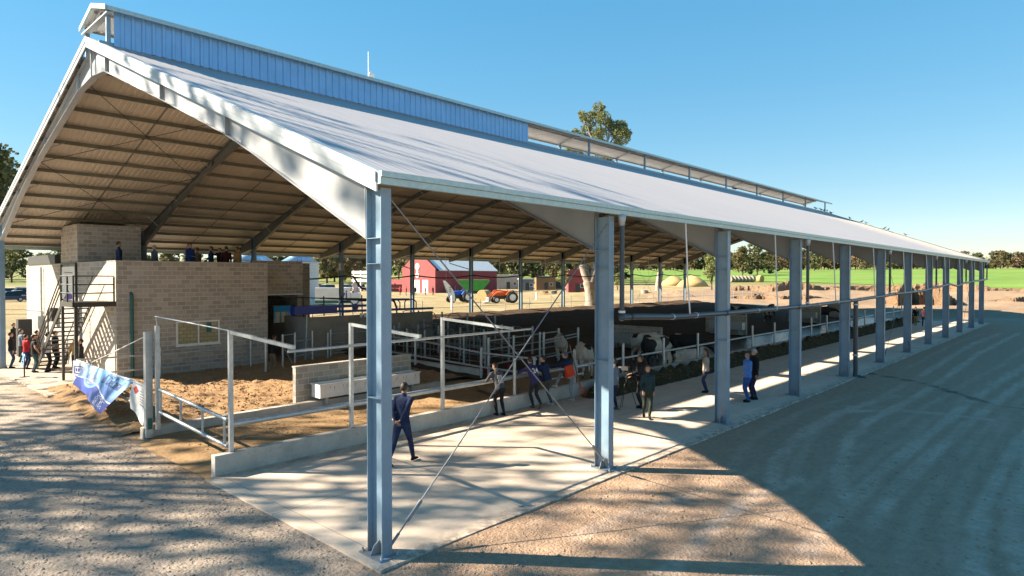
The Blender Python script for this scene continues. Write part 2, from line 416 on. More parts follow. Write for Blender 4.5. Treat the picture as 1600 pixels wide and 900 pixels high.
# ------------------------------------------------------------------ concrete slab with joints
def slab_mat():
    t = NT('concrete_slab'); C = t.co()
    c = t.mix(t.mapr(t.noise(.7, 5, .65), .3, .7), (.66, .56, .45), (.52, .44, .36))
    c = t.mix(t.mapr(t.noise(4, 5, .7), .52, .75, 0, .5), c, (.40, .33, .27))
    c = t.mix(t.mapr(t.noise(30, 3, .7), .45, .8, 0, .35), c, (.32, .28, .23))
    sc = t.add('ShaderNodeMapping', {'Vector': C, 'Scale': (.35, 2.2, 1)})
    c = t.mix(t.mapr(t.noise(1.2, 5, .7, sc.outputs[0]), .52, .72, 0, .5), c, (.66, .61, .54))
    sx = t.add('ShaderNodeSeparateXYZ', {0: C})
    fx = t.math('ABSOLUTE', t.math('SUBTRACT', t.math('FRACT', t.math('DIVIDE', sx.outputs[0], 3.19)), .5))
    jx = t.mapr(fx, .4975, .4992, 0, 1)
    fy = t.math('ABSOLUTE', t.math('SUBTRACT', sx.outputs[1], 3.15)); jy = t.mapr(fy, .012, .004, 0, 1)
    j = t.math('MAXIMUM', jx, jy)
    em = t.math('MULTIPLY', t.mapr(sx.outputs[1], .25, -.25), t.mapr(t.noise(5, 5, .75), .42, .58)); c = t.mix(t.math('MULTIPLY', em, .9), c, (.20, .16, .125))
    km = t.math('MULTIPLY', t.mapr(sx.outputs[1], 5.2, 6.2), t.mapr(t.noise(3, 5, .75), .35, .6)); c = t.mix(t.math('MULTIPLY', km, .75), c, (.21, .16, .11))
    sm = t.mapr(t.noise(.45, 6, .75), .54, .66, 0, .5); c = t.mix(sm, c, (.36, .30, .24))
    c = t.mix(t.math('MULTIPLY', j, .8), c, (.07, .06, .05))
    t.P(Base_Color=c, Roughness=.82); t.bump(t.math('ADD', t.math('MULTIPLY', t.noise(45, 4), .4), t.math('MULTIPLY', j, -1.5)), .35, .008)
    return t.m
M['slab'] = slab_mat()
b = MB(); b.box(-.35, 72.4, -.3, 6.28, -.14, .0)
tag(b.build('concrete_slab', M['slab']), kind='structure')
def kerb_mat():
    t = NT('kerb_concrete'); c = t.mix(t.mapr(t.noise(1.8, 6, .7), .3, .7), (.56, .52, .46), (.38, .35, .31))
    c = t.mix(t.mapr(t.noise(9, 5, .75), .58, .72, 0, .7), c, (.12, .105, .09))
    t.P(Base_Color=c, Roughness=.9); t.bump(t.noise(22, 5, .7), .5, .015); return t.m
M['kerb'] = kerb_mat()
def soil(name, c1, c2, c3, bs, dist):
    t = NT(name); c = t.mix(t.mapr(t.noise(2.2, 6, .7), .35, .65), c1, c2)
    c = t.mix(t.mapr(t.noise(14, 5, .75), .5, .7, 0, .8), c, c3)
    t.P(Base_Color=c, Roughness=.95, Specular_IOR_Level=.2)
    t.bump(t.math('ADD', t.noise(bs, 5, .7), t.noise(bs*3, 4, .7)), 1.0, dist); return t.m
M['soil_light'] = soil('pen_soil_light', (.46, .30, .165), (.35, .225, .12), (.18, .115, .06), 9, .06)
M['soil_dark'] = soil('pen_bedding_dark', (.10, .068, .045), (.065, .046, .032), (.03, .023, .018), 7, .08)
M['soil_wet'] = soil('alley_mud', (.38, .25, .13), (.27, .18, .095), (.13, .085, .05), 9, .03)
M['feed'] = soil('feed_silage', (.075, .065, .035), (.045, .042, .025), (.13, .11, .06), 20, .06)
# pen floors
xs = rng((.3,16,.12)); ys = rng((11.25,22.7,.12))
def zpen(X, Y): return H(X, Y)+.02+.13*(fbm(X, Y, 2.2, 3))+.10*fbm(X, Y, 6.5, 4)**1.5-.2*ss((.5-X)/1.0)
o = grid_mesh('pen_floor', rng((-.5,13,.1)), rng((12.2,22.7,.1)), zpen, M['soil_light']); tag(o, kind='structure')
def zal(X, Y): return H(X, Y)-.0+.03*fbm(X, Y, 2.2, 5)-.10*ss((.6-X)/1.1)
o = grid_mesh('alley_floor', rng((-.7,20,.12)), rng((6.5,12.0,.12)), zal, M['soil_wet']); tag(o, kind='structure')
def zb(X, Y):
    crest = .28*np.exp(-((Y-31.0)/1.3)**2)*(.5+fbm(X, Y, .6, 2))
    return H(X, Y)+.04+.16*fbm(X, Y, 1.1, 7)+crest+.25*ss((Y-13)/14)*fbm(X, Y, .25, 3)
o = grid_mesh('bedding_floor', rng((13.0,72.3,.3)), rng((10.6,32.2,.27)), zb, M['soil_dark']); tag(o, kind='structure')
def water_mat():
    t = NT('wet_alley'); C = t.co()
    sc = t.add('ShaderNodeMapping', {'Vector': C, 'Scale': (1, 1.6, 1)})
    t.P(Base_Color=t.mix(t.mapr(t.noise(1.3, 4), .4, .6), (.012, .02, .035), (.02, .025, .035)), Roughness=.06, IOR=1.33, Specular_IOR_Level=.5)
    t.bump(t.math('ADD', t.noise(2.2, 5, .65, sc.outputs[0], .8), t.noise(8, 3, .6)), .5, .05); return t.m
def zw(X, Y): return H(X, Y)+.075+0*X
o = grid_mesh('alley_water', rng((20.0,72.2,.4)), rng((6.75,10.7,.3)), lambda X, Y: .085+H(X, Y), water_mat()); tag(o, kind='structure')

def soil_bank(px0, px1, r, hgt, dep, seed):
    n = 70; vs = []; fs = []; g = random.Random(seed); prof = [(0, -.3), (.25, .15), (.6, .75), (1.0, .97), (1.8, 1.0), (3.5, .8), (6, .2), (7, -.3)]
    for i in range(n+1):
        f = i/n; px = px0+(px1-px0)*f; a = .745-math.atan((px-800)/1001); e = math.sin(math.pi*min(1, max(0, f)))**.5
        wob = 2.2*math.sin(f*9+seed)+1.2*math.sin(f*23+seed*2); hh = hgt*e*(.75+.35*math.sin(f*7+seed)**2+.2*g.random())
        for (d, z) in prof:
            rr_ = r+wob+d*dep/3+g.uniform(-.25, .25); x = CX+rr_*math.cos(a); y = CY+rr_*math.sin(a); vs.append((x, y, h1(x, y)+z*hh+g.uniform(-.08, .08)))
    m = len(prof)
    for i in range(n):
        for k in range(m-1): fs.append((i*m+k, i*m+k+1, (i+1)*m+k+1, (i+1)*m+k))
    me = bpy.data.meshes.new('soil_bank'); me.from_pydata(vs, [], fs); me.materials.append(M['bank']); o = bpy.data.objects.new('soil_bank', me); COL.objects.link(o); tag(o, kind='structure')
M['bank'] = soil('bank_soil', (.34, .225, .135), (.20, .13, .08), (.11, .075, .05), 1.2, .5)
soil_bank(1120, 1345, 132, 2.3, 5, 1); soil_bank(1250, 1660, 168, 1.9, 4, 4); soil_bank(1372, 1500, 96, 2.2, 4, 9); soil_bank(1130, 1300, 106, .8, 3, 12); soil_bank(1540, 1700, 112, .7, 3, 15)
# ------------------------------------------------------------------ the barn
BAY = 6.378; NF = 12; LX = BAY*(NF-1)
zn = lambda y: 6.13+.385*y
zf = lambda y: 12.14-.31*(y-15.6)
M['inner_near'] = pm('knee_beam_shaded', (.24, .27, .29), (.20, .23, .25), 1.0, .5, 0.0, .04, 12)  # mid-grey copy of the beam paint, shade painted in for inner near rafters
barn = thing('cattle_barn', 'long open sided steel cattle barn with pale corrugated roof and blue raised ridge', 'barn', (0, 0, 0))
def i_column(y0, y1, zb, zt, stiff, x, name='column', mat='column_paint', out=-1):
    m = MB(); w = .2; t = .014
    ya, yb = min(y0, y1), max(y0, y1)
    m.box(x-w/2, x+w/2, ya, ya+t, zb, zt); m.box(x-w/2, x+w/2, yb-t, yb, zb, zt)
    m.box(x-.006, x+.006, ya+t, yb-t, zb, zt-.01)
    for z in stiff:
        m.box(x-w/2+.004, x-.006, ya+t, yb-t, z, z+.012); m.box(x+.006, x+w/2-.004, ya+t, yb-t, z, z+.012)
    o = m.build(name, M[mat], parent=barn)
    p = MB(); p.box(x-.2, x+.2, ya-.1, yb+.1, zb-.02, zb+.022)
    for sx in (-1, 1):
        xa, xb = sorted((x+sx*.006, x+sx*.19))
        p.prism([(xa if sx > 0 else xb, zb+.022), (xb if sx > 0 else xa, zb+.022), ((xb-.07) if sx > 0 else xa+.07, zb+.16), (xa if sx > 0 else xb, zb+.24)], 'y', (ya+yb)/2-.006, (ya+yb)/2+.006)
    subpart('base_plate', p, M[mat], o)
    if ya < 5 and x < 30:
        for sx in (-.15, .15):
            for yy in (ya-.06, yb+.06):
                bt = MB(); bt.tube([(x+sx, yy, zb+.02), (x+sx, yy, zb+.045), (x+sx, yy, zb+.046), (x+sx, yy, zb+.085)], [.028, .028, .016, .016], 8); subpart('anchor_bolt', bt, M['galv_dull'], o)
    return o
NB = [(.40, 5.12), (4.5, 7.08), (5.7, 7.62), (9.6, 9.12), (14.3, 10.86), (15.6, 10.98)]       # underside of near rafters
FB = [(15.6, 10.98), (17.3, 10.82), (24.0, 9.1), (27.0, 8.05), (31.25, 6.3), (31.55, 6.3), (34.3, 5.85)]
def interp(pl, y):
    for (a, za), (b_, zb_) in zip(pl[:-1], pl[1:]):
        if a <= y <= b_: return za+(zb_-za)*(y-a)/(b_-a+1e-9)
    return pl[-1][1]
def rafter(x, pl, ztop, ya, yb, stiffs, name, mat='beam_paint'):
    m = MB(); ys = sorted(set([p[0] for p in pl if ya <= p[0] <= yb]+[ya, yb]))
    up = [(y, ztop(y)) for y in ys]; dn = [(y, interp(pl, y)) for y in ys]
    m.prism(up+dn[::-1], 'x', x-.006, x+.006)
    for a, b_ in zip(range(len(ys)-1), range(1, len(ys))):
        for L, th in ((up, -.014), (dn, .014)):
            (y0, z0), (y1, z1) = L[a], L[b_]
            for sx in (-1, 1):
                xa, xb = sorted((x+sx*.0065, x+sx*.1))
                m.add([(xa, y0, z0), (xb, y0, z0), (xb, y1, z1), (xa, y1, z1), (xa, y0, z0+th), (xb, y0, z0+th), (xb, y1, z1+th), (xa, y1, z1+th)],
                      [(0,1,2,3),(7,6,5,4),(0,4,5,1),(1,5,6,2),(2,6,7,3),(3,7,4,0)])
    for y in stiffs:
        z1, z0 = ztop(y)-.02, interp(pl, y)+.02
        m.box(x-.096, x-.0065, y-.011, y+.011, z0, z1); m.box(x+.0065, x+.096, y-.011, y+.011, z0, z1)
    return m.build(name, M[mat], parent=barn)
for i in range(NF):
    x = i*BAY
    i_column(0, .40, -.0, 5.93, [4.72, 5.13, 2.55], x)
    zb = h1(x, 31.3)
    if i == 0: zb = 0.0
    i_column(31.3, 31.62, zb, 7.1, [6.3, 3.4], x)
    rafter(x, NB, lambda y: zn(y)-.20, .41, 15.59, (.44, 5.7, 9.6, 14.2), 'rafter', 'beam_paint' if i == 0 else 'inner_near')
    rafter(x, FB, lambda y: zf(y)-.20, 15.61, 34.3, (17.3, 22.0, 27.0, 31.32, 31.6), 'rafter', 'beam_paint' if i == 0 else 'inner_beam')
# purlins: C sections along the building
def purlin(y, z, sl):
    m = MB(); x0, x1 = -.2, LX+2.0
    m.box(x0, x1, y, y+.006, z-.17, z-.02); m.box(x0, x1, y+.006, y+.06, z-.026, z-.02); m.box(x0, x1, y+.006, y+.06, z-.17, z-.164)
    return m.build('purlin', M['purlin'], parent=barn)
py_n = [.25+1.31*k for k in range(11)]; py_f = [17.0+1.33*k for k in range(13)]+[34.1]
for y in py_n: purlin(y, zn(y)-.03, 1)
for y in py_f: purlin(y, zf(y)-.03, -1)
for i in range(NF-1):                                             # sag rods at mid bay, eave to ridge
    x = (i+.5)*BAY
    m = MB(); m.tube([(x, .3, zn(.3)-.1), (x, 14.0, zn(14.0)-.1)], .018, 5); m.build('sag_rod', M['dark_steel'], parent=barn)
    m = MB(); m.tube([(x, 17.3, zf(17.3)-.1), (x, 34.0, zf(34)-.1)], .018, 5); m.build('sag_rod', M['dark_steel'], parent=barn)
for i in (0, 5, 9):                                               # roof wind bracing
    m = MB()
    for ya, yb, f in ((1, 7.5, zn), (7.5, 14, zn), (17.5, 24, zf), (24, 31, zf)):
        for a_, b_ in (((i*BAY+.15, ya, f(ya)-.24), ((i+1)*BAY-.15, yb, f(yb)-.24)), ((i*BAY+.15, yb, f(yb)-.26), ((i+1)*BAY-.15, ya, f(ya)-.26))):
            m = MB(); m.tube([a_, b_], .014, 5); m.build('roof_brace', M['dark_steel'], parent=barn)
for i in range(NF):                                               # fly braces from rafter to purlin
    for y, pl, f in ((5.5, NB, zn), (22.2, FB, zf), (26.2, FB, zf), (29.0, FB, zf)):
        for sx in ((1,) if i == 0 else (-1, 1)): m = MB(); m.bar((i*BAY+sx*.1, y, interp(pl, y)+.05), (i*BAY+sx*.62, y, f(y)-.2), .03, .03); m.build('fly_brace', M['galv_dull'], parent=barn)
# roof sheets
def corr_sheet(name, x0, x1, pitch, amp, A, B, mat, vertical=False, th=0.0):
    prof = []; n = int(round((x1-x0)/pitch)); p = (x1-x0)/n
    for k in range(n):
        a = x0+k*p; prof += [(a, 0), (a+.55*p, 0), (a+.65*p, amp), (a+.90*p, amp)]
    prof.append((x1, 0)); vs = []; fs = []
    d = Vector((0, B[0]-A[0], B[1]-A[1])).normalized(); nn = Vector((0, -d.z, d.y))
    if nn.z < 0 or (abs(nn.z) < 1e-6 and nn.y > 0): nn = -nn
    for x, h in prof:
        for P in (A, B): vs.append((x, P[0]+nn.y*h, P[1]+nn.z*h))
    for k in range(len(prof)-1): fs.append((2*k, 2*k+2, 2*k+3, 2*k+1))
    m = MB(); m.add(vs, fs); return m.build(name, M[mat], parent=barn, fixn=False)
XE = LX+2.1
corr_sheet('roof_sheet', -.22, XE, .21, .006, (-.10, zn(-.10)), (14.40, zn(14.40)), 'roof_top')
corr_sheet('roof_underside', -.21, XE-.01, .21, .016, (-.09, zn(-.09)-.012), (14.39, zn(14.39)-.012), 'roof_under')
corr_sheet('roof_underside', -.21, XE-.01, .21, .016, (34.74, zf(34.74)-.012), (16.81, zf(16.81)-.012), 'roof_under')
corr_sheet('roof_sheet', -.22, XE, .21, .006, (34.75, zf(34.75)), (16.80, zf(16.80)), 'roof_top')
# eave gutter and fascia
m = MB(); m.box(-.25, XE, -.20, -.105, 5.955, 6.06); m.box(-.25, XE, -.235, -.105, 6.064, 6.155)
m.build('eave_fascia', M['fascia'], parent=barn)
m = MB(); m.box(-.25, XE, 34.76, 34.9, zf(34.76)-.18, zf(34.76)+.04); m.build('eave_fascia', M['fascia'], parent=barn)
def rake(ya, yb, f, xo):
    m = MB(); s_ = 1 if xo > 0 else -1
    xa, xb = (xo, xo+.055*s_); xa, xb = min(xa, xb), max(xa, xb)
    up = [(ya, f(ya)+.06), (yb, f(yb)+.06)]; dn = [(yb, f(yb)-.10), (ya, f(ya)-.10)]
    m.prism(up+dn, 'x', xa, xb)
    m.prism([(ya, f(ya)-.105), (yb, f(yb)-.105), (yb, f(yb)-.25), (ya, f(ya)-.25)], 'x', xa+.02, xb-.004)
    m.prism([(ya, f(ya)+.062), (yb, f(yb)+.062), (yb, f(yb)+.075), (ya, f(ya)+.075)], 'x', xo-.02 if s_ < 0 else xo-.16, xo+.16 if s_ < 0 else xo+.02)
    m.build('rake_trim', M['fascia_white'], parent=barn)
rake(-.10, 15.6, zn, -.225); rake(15.601, 34.75, zf, -.225)
rake(-.10, 15.6, zn, XE); rake(15.601, 34.75, zf, XE)
# gable purlin-end struts (white pair of bars at the apex)
m = MB(); m.bar((-.1, 15.6, 10.98), (-.1, 15.6, 11.9), .05, .05); m.build('apex_post', M['galv'], parent=barn)
# ridge monitor
MX0, MX1 = .06, LX+1.2; MR = 13.27
zm = lambda y: MR-.30*abs(y-15.6)
m = MB()
m.box(-.2, XE, 14.36, 14.41, zn(14.4)-.02, zn(14.4)+.14); m.box(-.2, XE, 16.79, 16.84, zf(16.8)-.02, zf(16.8)+.14)
m.build('ridge_flashing', M['column_paint'], parent=barn)
corr_sheet('monitor_wall', .2, 19.75, .30, .045, (14.33, zn(14.33)+.07), (14.33, 12.86), 'bluesheet')
for i in range(NF):
    x = i*BAY if i else .08
    for y in (14.47, 16.73):
        m = MB(); m.box(x-.06, x+.06, y-.05, y+.05, 11.5, zm(y)-.06); m.build('monitor_post', M['column_paint'], parent=barn)
    m = MB(); m.bar((x+.1, 14.25, zm(14.25)-.07), (x+.1, 15.6, MR-.07), .06, .09); m.bar((x+.1, 15.6, MR-.07), (x+.1, 16.95, zm(16.95)-.07), .06, .09)
    m.build('monitor_rafter', M['galv'], parent=barn)
for y in (14.3, 15.35, 15.85, 16.9):
    m = MB(); m.box(MX0, MX1, y-.02, y+.02, zm(y)-.09, zm(y)-.012); m.build('monitor_purlin', M['fascia'] if y == 14.3 else M['galv_dull'], parent=barn)
M['mon_sheet'] = pm('monitor_roof_sheet', (.74, .75, .73), (.66, .67, .66), 1, .5, .1)
corr_sheet('monitor_roof', MX0-.1, MX1+.1, .21, .028, (14.15, zm(14.15)), (15.6, MR), 'mon_sheet')
corr_sheet('monitor_roof', MX0-.1, MX1+.1, .21, .028, (16.95, zm(16.95)), (15.6, MR), 'mon_sheet')
m = MB()
for ya, yb in ((14.12, 15.6), (15.601, 16.98)):
    m.prism([(ya, zm(ya)+.05), (yb, zm(yb)+.05), (yb, zm(yb)-.1), (ya, zm(ya)-.1)], 'x', MX0-.16, MX0-.105)
m.box(MX0-.1, MX1+.1, 14.09, 14.14, zm(14.1)-.10, zm(14.1)+.03)
m.build('monitor_fascia', M['fascia_white'] if False else M['fascia'], parent=barn)
m = MB(); m.box(MX0-.1, .15, 14.2, 16.95, 12.66, 12.70); m.build('monitor_soffit', M['fascia_white'], parent=barn)
# rain pipes
cp = [(6.50, 3.58), (9.5, 3.47), (12.76, 3.44), (19, 3.42), (24, 3.46), (30, 3.54), (34, 3.62), (39.7, 3.66), (45, 3.85), (50, 4.0), (53, 3.86), (57, 4.05), (63, 4.2), (69, 4.28), (LX+.3, 4.34)]
m = MB(); pts = []
for (xa, za), (xb, zb_) in zip(cp[:-1], cp[1:]):
    for k in range(4):
        t = k/4; tt = t*t*(3-2*t); pts.append((xa+(xb-xa)*t, -.19, za+(zb_-za)*tt))
pts.append((cp[-1][0], -.19, cp[-1][1])); m.tube(pts, .074, 12)
cpipe = m.build('collector_pipe', M['pipe_dark'], parent=barn)
def zcp(x):
    for (xa, za), (xb, zb_) in zip(cp[:-1], cp[1:]):
        if xa <= x <= xb: t = (x-xa)/(xb-xa); return za+(zb_-za)*t*t*(3-2*t)
    return 3.6
for k, x in enumerate([6.9, 8.9, 10.2, 12.1, 14.5, 16, 18.2, 20.5, 23, 24.8, 26.5, 31, 33, 36.5, 39.5, 45, 50, 55, 60, 65, 70]):
    m = MB(); m.tube([(x-.03, -.19, zcp(x)), (x+.03, -.19, zcp(x))], .084, 12)
    subpart('pipe_clamp' if k % 3 else 'pipe_joint', m, M['galv'] if k % 3 else M['black'], cpipe)
for i in (1, 3, 5, 7, 9, 11):
    x = i*BAY+.15
    m = MB(); m.tube([(x, -.19, 5.72), (x, -.19, zcp(x))], .056, 12)
    if i == 1: m.sphere((x, -.19, 3.58), .095)
    d = m.build('downpipe', M['pipe_dark'], parent=barn)
    m = MB(); m.loft([((x, -.19, 5.96), (.10, 0, 0), (0, .09, 0)), ((x, -.19, 5.86), (.095, 0, 0), (0, .085, 0)), ((x, -.19, 5.70), (.06, 0, 0), (0, .06, 0))], 10)
    subpart('funnel', m, M['fascia_white'], d)
    m = MB(); m.tube([(x, -.19, zcp(x)+.1), (x, -.19, zcp(x)+.15)], .08, 12); subpart('pipe_clamp', m, M['white'], d)
x = 4*BAY+.25
m = MB(); m.tube([(x, -.19, zcp(x)), (x, -.19, -.05)], .10, 12); m.tube([(x, -.19, .0), (x+.05, -.6, -.08)], .12, 10); d = m.build('downpipe', M['pipe_dark'], parent=barn)
for z in (.95, 3.25): m = MB(); m.tube([(x, -.19, z), (x, -.19, z+.06)], .135, 12); subpart('pipe_clamp', m, M['galv'], d)
# hanging drop cords at mid bays
for i in range(1, 11):
    x = (i+.5)*BAY+.1; zt_ = 5.96
    m = MB(); b_ = rnd.uniform(-.1, .12); m.tube([(x, -.16, zt_), (x+b_*.3, -.2, 5.2), (x+b_+.05, -.22, 4.4), (x+b_+.12, -.25, zcp(x)+.05)], .022, 6)
    m.build('drop_cord', M['white'], parent=barn)
# cross brace rods
def brace(i, y=0.02, r=.013, turn=True):
    xa, xb = i*BAY+.11, (i+1)*BAY-.11
    for p, q in (((xa, y, 5.75), (xb, y, .15)), ((xa, y+.03, .15), (xb, y+.03, 5.75))):
        m = MB(); m.tube([p, q], r, 6); P = Vector(p); Q = Vector(q); lo, hi = (P, Q) if p[2] < q[2] else (Q, P)
        d = (hi-lo).normalized(); m.tube([lo+d*.45, lo+d*.85], .035, 8); m.tube([lo+d*.0, lo+d*.22], .025, 6)
        m.build('brace_rod', M['rope'], parent=barn)
brace(0); brace(5, r=.010); brace(9, r=.01)
for i in (3, 6, 9): # far side braces
    xa, xb = i*BAY+.1, (i+1)*BAY-.1
    for p, q in (((xa, 31.4, 6.4), (xb, 31.4, 1.1)), ((xa, 31.43, 1.1), (xb, 31.43, 6.4))):
        m = MB(); m.tube([p, q], .012, 5); m.build('brace_rod', M['rope'], parent=barn)
# black service hose along the far columns
m = MB(); pts = []
for k in range(120):
    x = 12+k*.52; s_ = (x/BAY) % 1; pts.append((x, 31.15, 4.5-.22*math.sin(math.pi*s_)+.006*x))
m.tube(pts, .055, 6); m.build('service_hose', M['black'], parent=barn)
for i in range(3, NF):
    m = MB(); m.bar((i*BAY, 31.7, 5.2), (i*BAY, 34.2, 5.75), .06, .06); m.build('eave_strut', M['dark_steel'], parent=barn)
for i in range(3, 11):
    m = MB(); m.tube([((i+.5)*BAY, 31.2, 7.0), ((i+.5)*BAY+.1, 31.15, 4.35)], .014, 5); m.build('drop_cord', M['white'], parent=barn)
# switch boxes on the far column of the third bay
m = MB(); m.box(3*BAY-.3, 3*BAY-.02, 31.05, 31.25, 5.0, 5.5); m.build('switch_box', M['galv_dull'], parent=barn)
# antenna on the ridge
an = MB(); an.tube([(10.5, 15.6, 13.2), (10.5, 15.6, 14.5)], .02, 6)
t = thing('antenna', 'thin white antenna mast standing on the blue roof ridge', 'antenna', (10.5, 15.6, 13.2))
an.build('mast', M['white'], parent=t); an = MB(); an.sphere((10.55, 15.45, 13.42), .16, .05, .16); an.tube([(10.5, 15.6, 13.4), (10.55, 15.45, 13.42)], .015, 5); an.build('dish', M['white'], parent=t)
# birds on the roof
pigeon = MB(); pigeon.loft([((0, -.16, .10), (.01, 0, 0), (0, 0, .01)), ((0, -.08, .10), (.045, 0, 0), (0, 0, .035)), ((0, .02, .12), (.065, 0, 0), (0, 0, .06)), ((0, .1, .16), (.04, 0, 0), (0, 0, .045)), ((0, .13, .19), (.02, 0, 0), (0, 0, .02))], 10)
pigeon.sphere((0, .13, .215), .032, .036, .032, 8, 6); pigeon.tube([(0, .16, .21), (0, .19, .205)], [.009, .002], 5); pigeon.box(-.03, .03, -.27, -.14, .09, .1)
pigeon.tube([(.02, .01, .08), (.02, .01, 0)], .006, 4); pigeon.tube([(-.02, .01, .08), (-.02, .01, 0)], .006, 4)
bproto = None
birds = [('s', 12.0*0+66.8), ('s', 68.6), ('s', 69.6), ('s', 70.6), ('r', 71.1, 14.1), ('r', 71.6, 12.3), ('r', 71.9, 11.2), ('r', 71.8, 10.7), ('r', 72.0, 9.0), ('r', 71.9, 8.6), ('r', 72.0, 7.0), ('s', 46.2)]
for k, bd in enumerate(birds):
    if bd[0] == 's': loc = (bd[1], 14.385, zn(14.4)+.14)
    else: loc = (bd[1], bd[2], zn(bd[2])+.075)
    if bproto is None: bproto = pigeon.build('bird', M['dark_steel'], loc=(0, 0, 0)); o = bproto
    else: o = bproto.copy(); COL.objects.link(o)
    o.location = loc; o.rotation_euler = (0, 0, rnd.uniform(0, 6)); o.scale = (1.25,)*3
    tag(o, 'small dark bird perched on the far end of the barn roof' if k < 11 else 'single dark bird perched below the middle of the open ridge vent', 'bird', 'birds perched on the roof')
# ------------------------------------------------------------------ kerbs and low walls
b = MB(); b.box(-.12, 72.0, 6.285, 6.49, -.1, .46)
for k in range(22): pass
k1 = b.build('concrete_kerb', M['kerb'], loc=(-.1, 6.38, 0)); tag(k1, 'long knee high concrete feed kerb running along the slab', 'kerb')
jb = MB()
b = MB(); b.box(-.02, 11.0, 11.32, 11.56, -.1, .27)
tag(b.build('concrete_kerb', M['kerb'], loc=(0, 11.4, 0)), 'low muddy concrete kerb at the foot of the gate posts', 'kerb')
b = MB(); b.box(13.7, 13.95, 11.9, 19.5, -.1, .42)
tag(b.build('concrete_kerb', M['kerb'], loc=(13.8, 15, 0)), 'short concrete kerb below the galvanised stall rails', 'kerb')
t = thing('block_partition', 'waist high grey block wall beside the white water trough', 'wall', (5, 12.1, 0))
b = MB(); b.box(4.92, 9.9, 11.9, 12.1, -.1, 1.40); b.build('wall', M['block'], parent=t)
b = MB(); b.box(4.90, 9.92, 11.88, 12.12, 1.402, 1.44); b.build('coping', M['kerb'], parent=t)
# ------------------------------------------------------------------ block building
bl = thing('block_building', 'two storey grey concrete block milking building with flat open deck', 'building', (2.55, 22.8, 0))
b = MB(); b.box(2.55, 9.35, 22.8, 23.0, -.1, 5.2); b.build('wall', M['block'], parent=bl)
b = MB(); b.box(2.552, 2.75, 23.003, 40.2, -.1, 5.2); b.build('wall', M['block'], parent=bl)
b = MB(); b.box(9.15, 9.348, 23.003, 40.2, -.1, 5.2); b.build('wall', M['block'], parent=bl)
b = MB(); b.box(2.76, 9.14, 40.0, 40.2, -.1, 5.2); b.build('wall', M['block'], parent=bl)
b = MB(); b.box(2.76, 9.14, 23.01, 39.99, 4.12, 4.3); b.build('deck', M['render_wall'], parent=bl)
b = MB(); b.box(2.53, 9.37, 22.78, 23.02, 5.203, 5.235); b.box(2.53, 2.77, 23.022, 40.2, 5.203, 5.235); b.build('coping', M['kerb'], parent=bl)
tb = MB(); tb.box(2.556, 5.4, 28.8, 31.9, 4.31, 7.15); tb.build('stair_tower', M['block'], parent=bl)
tb = MB(); tb.box(2.5, 2.75, 33.0, 39.5, 5.24, 5.75); tb.build('roof_beam', M['dark_steel'], parent=bl)
# window
w = MB()
x0, x1, z0, z1 = 4.96, 6.92, 1.36, 2.47; y = 22.80
for a in ((x0, x1, z0, z0+.07), (x0, x1, z1-.07, z1), (x0, x0+.07, z0+.07, z1-.07), (x1-.07, x1, z0+.07, z1-.07), ((x0+x1)/2-.03, (x0+x1)/2+.03, z0+.07, z1-.07)):
    w.box(a[0], a[1], y-.05, y-.004, a[2], a[3])
wf = w.build('window', M['white'], parent=bl)
g = MB(); g.box(x0+.07, x1-.07, y-.022, y-.006, z0+.07, z1-.07); subpart('pane', g, M['glass'], wf)
g = MB(); g.box(x1-.62, x1-.38, y-.027, y-.023, z0+.55, z1-.10); subpart('poster', g, M['green_steel'], wf)
g = MB(); g.box(x0-.03, x1+.03, y-.09, y-.004, z0-.045, z0-.003); subpart('sill', g, M['white'], wf)
# door with printed poster
d = MB(); d.box(2.50, 2.548, 28.95, 31.6, 3.38, 5.05); dr = d.build('door', M['white'], parent=bl)
d = MB(); d.box(2.46, 2.547, 31.605, 31.75, 3.3, 5.15); d.box(2.46, 2.547, 28.85, 28.945, 3.3, 5.15); d.box(2.46, 2.547, 28.85, 31.75, 5.152, 5.24); subpart('door_frame', d, M['dark_steel'], dr)
M['purple'] = pm('poster_purple', (.10, .06, .35)); M['ink'] = pm('ink_grey', (.25, .25, .27))
d = MB(); d.prism([(28.96, 3.4), (31.2, 3.4), (30.4, 3.85)], 'x', 2.490, 2.498); subpart('printed_corner', d, M['purple'], dr)
d = MB()
for i_, (ya, yb, z) in enumerate([(29.5, 31.0, 4.72), (29.7, 31.1, 4.55), (30.3, 30.7, 4.25), (30.3, 30.6, 4.08)]): d.box(2.488, 2.498, ya, yb, z, z+.05)
subpart('printed_lines', d, M['ink'], dr)
# lamps / boxes on the west wall
for yy, z, s1, mt, nm in ((36.1, 1.6, .34, 'galv_dull', 'meter_box'), (33.0, 2.15, .36, 'black', 'wall_speaker')):
    d = MB(); d.box(2.25, 2.546, yy-s1, yy+s1, z, z+.72); d.build(nm, M[mat] if False else M[mt], parent=bl)
d = MB(); d.bar((1.9, 37.2, 2.62), (2.54, 36.0, 2.55), .1, .06); d.build('wall_bracket', M['galv'], parent=bl)
d = MB(); d.tube([(2.45, 35.9, 2.3), (2.45, 35.9, 5.1)], .05, 8); d.build('conduit', M['galv'], parent=bl)
d = MB(); d.tube([(3.12, 22.68, 0), (3.12, 22.68, 3.75)], .065, 10); d.tube([(3.12, 22.68, 3.75), (3.12, 22.9, 3.85)], .065, 8); d.build('drain_pipe', M['green_steel'], parent=bl)
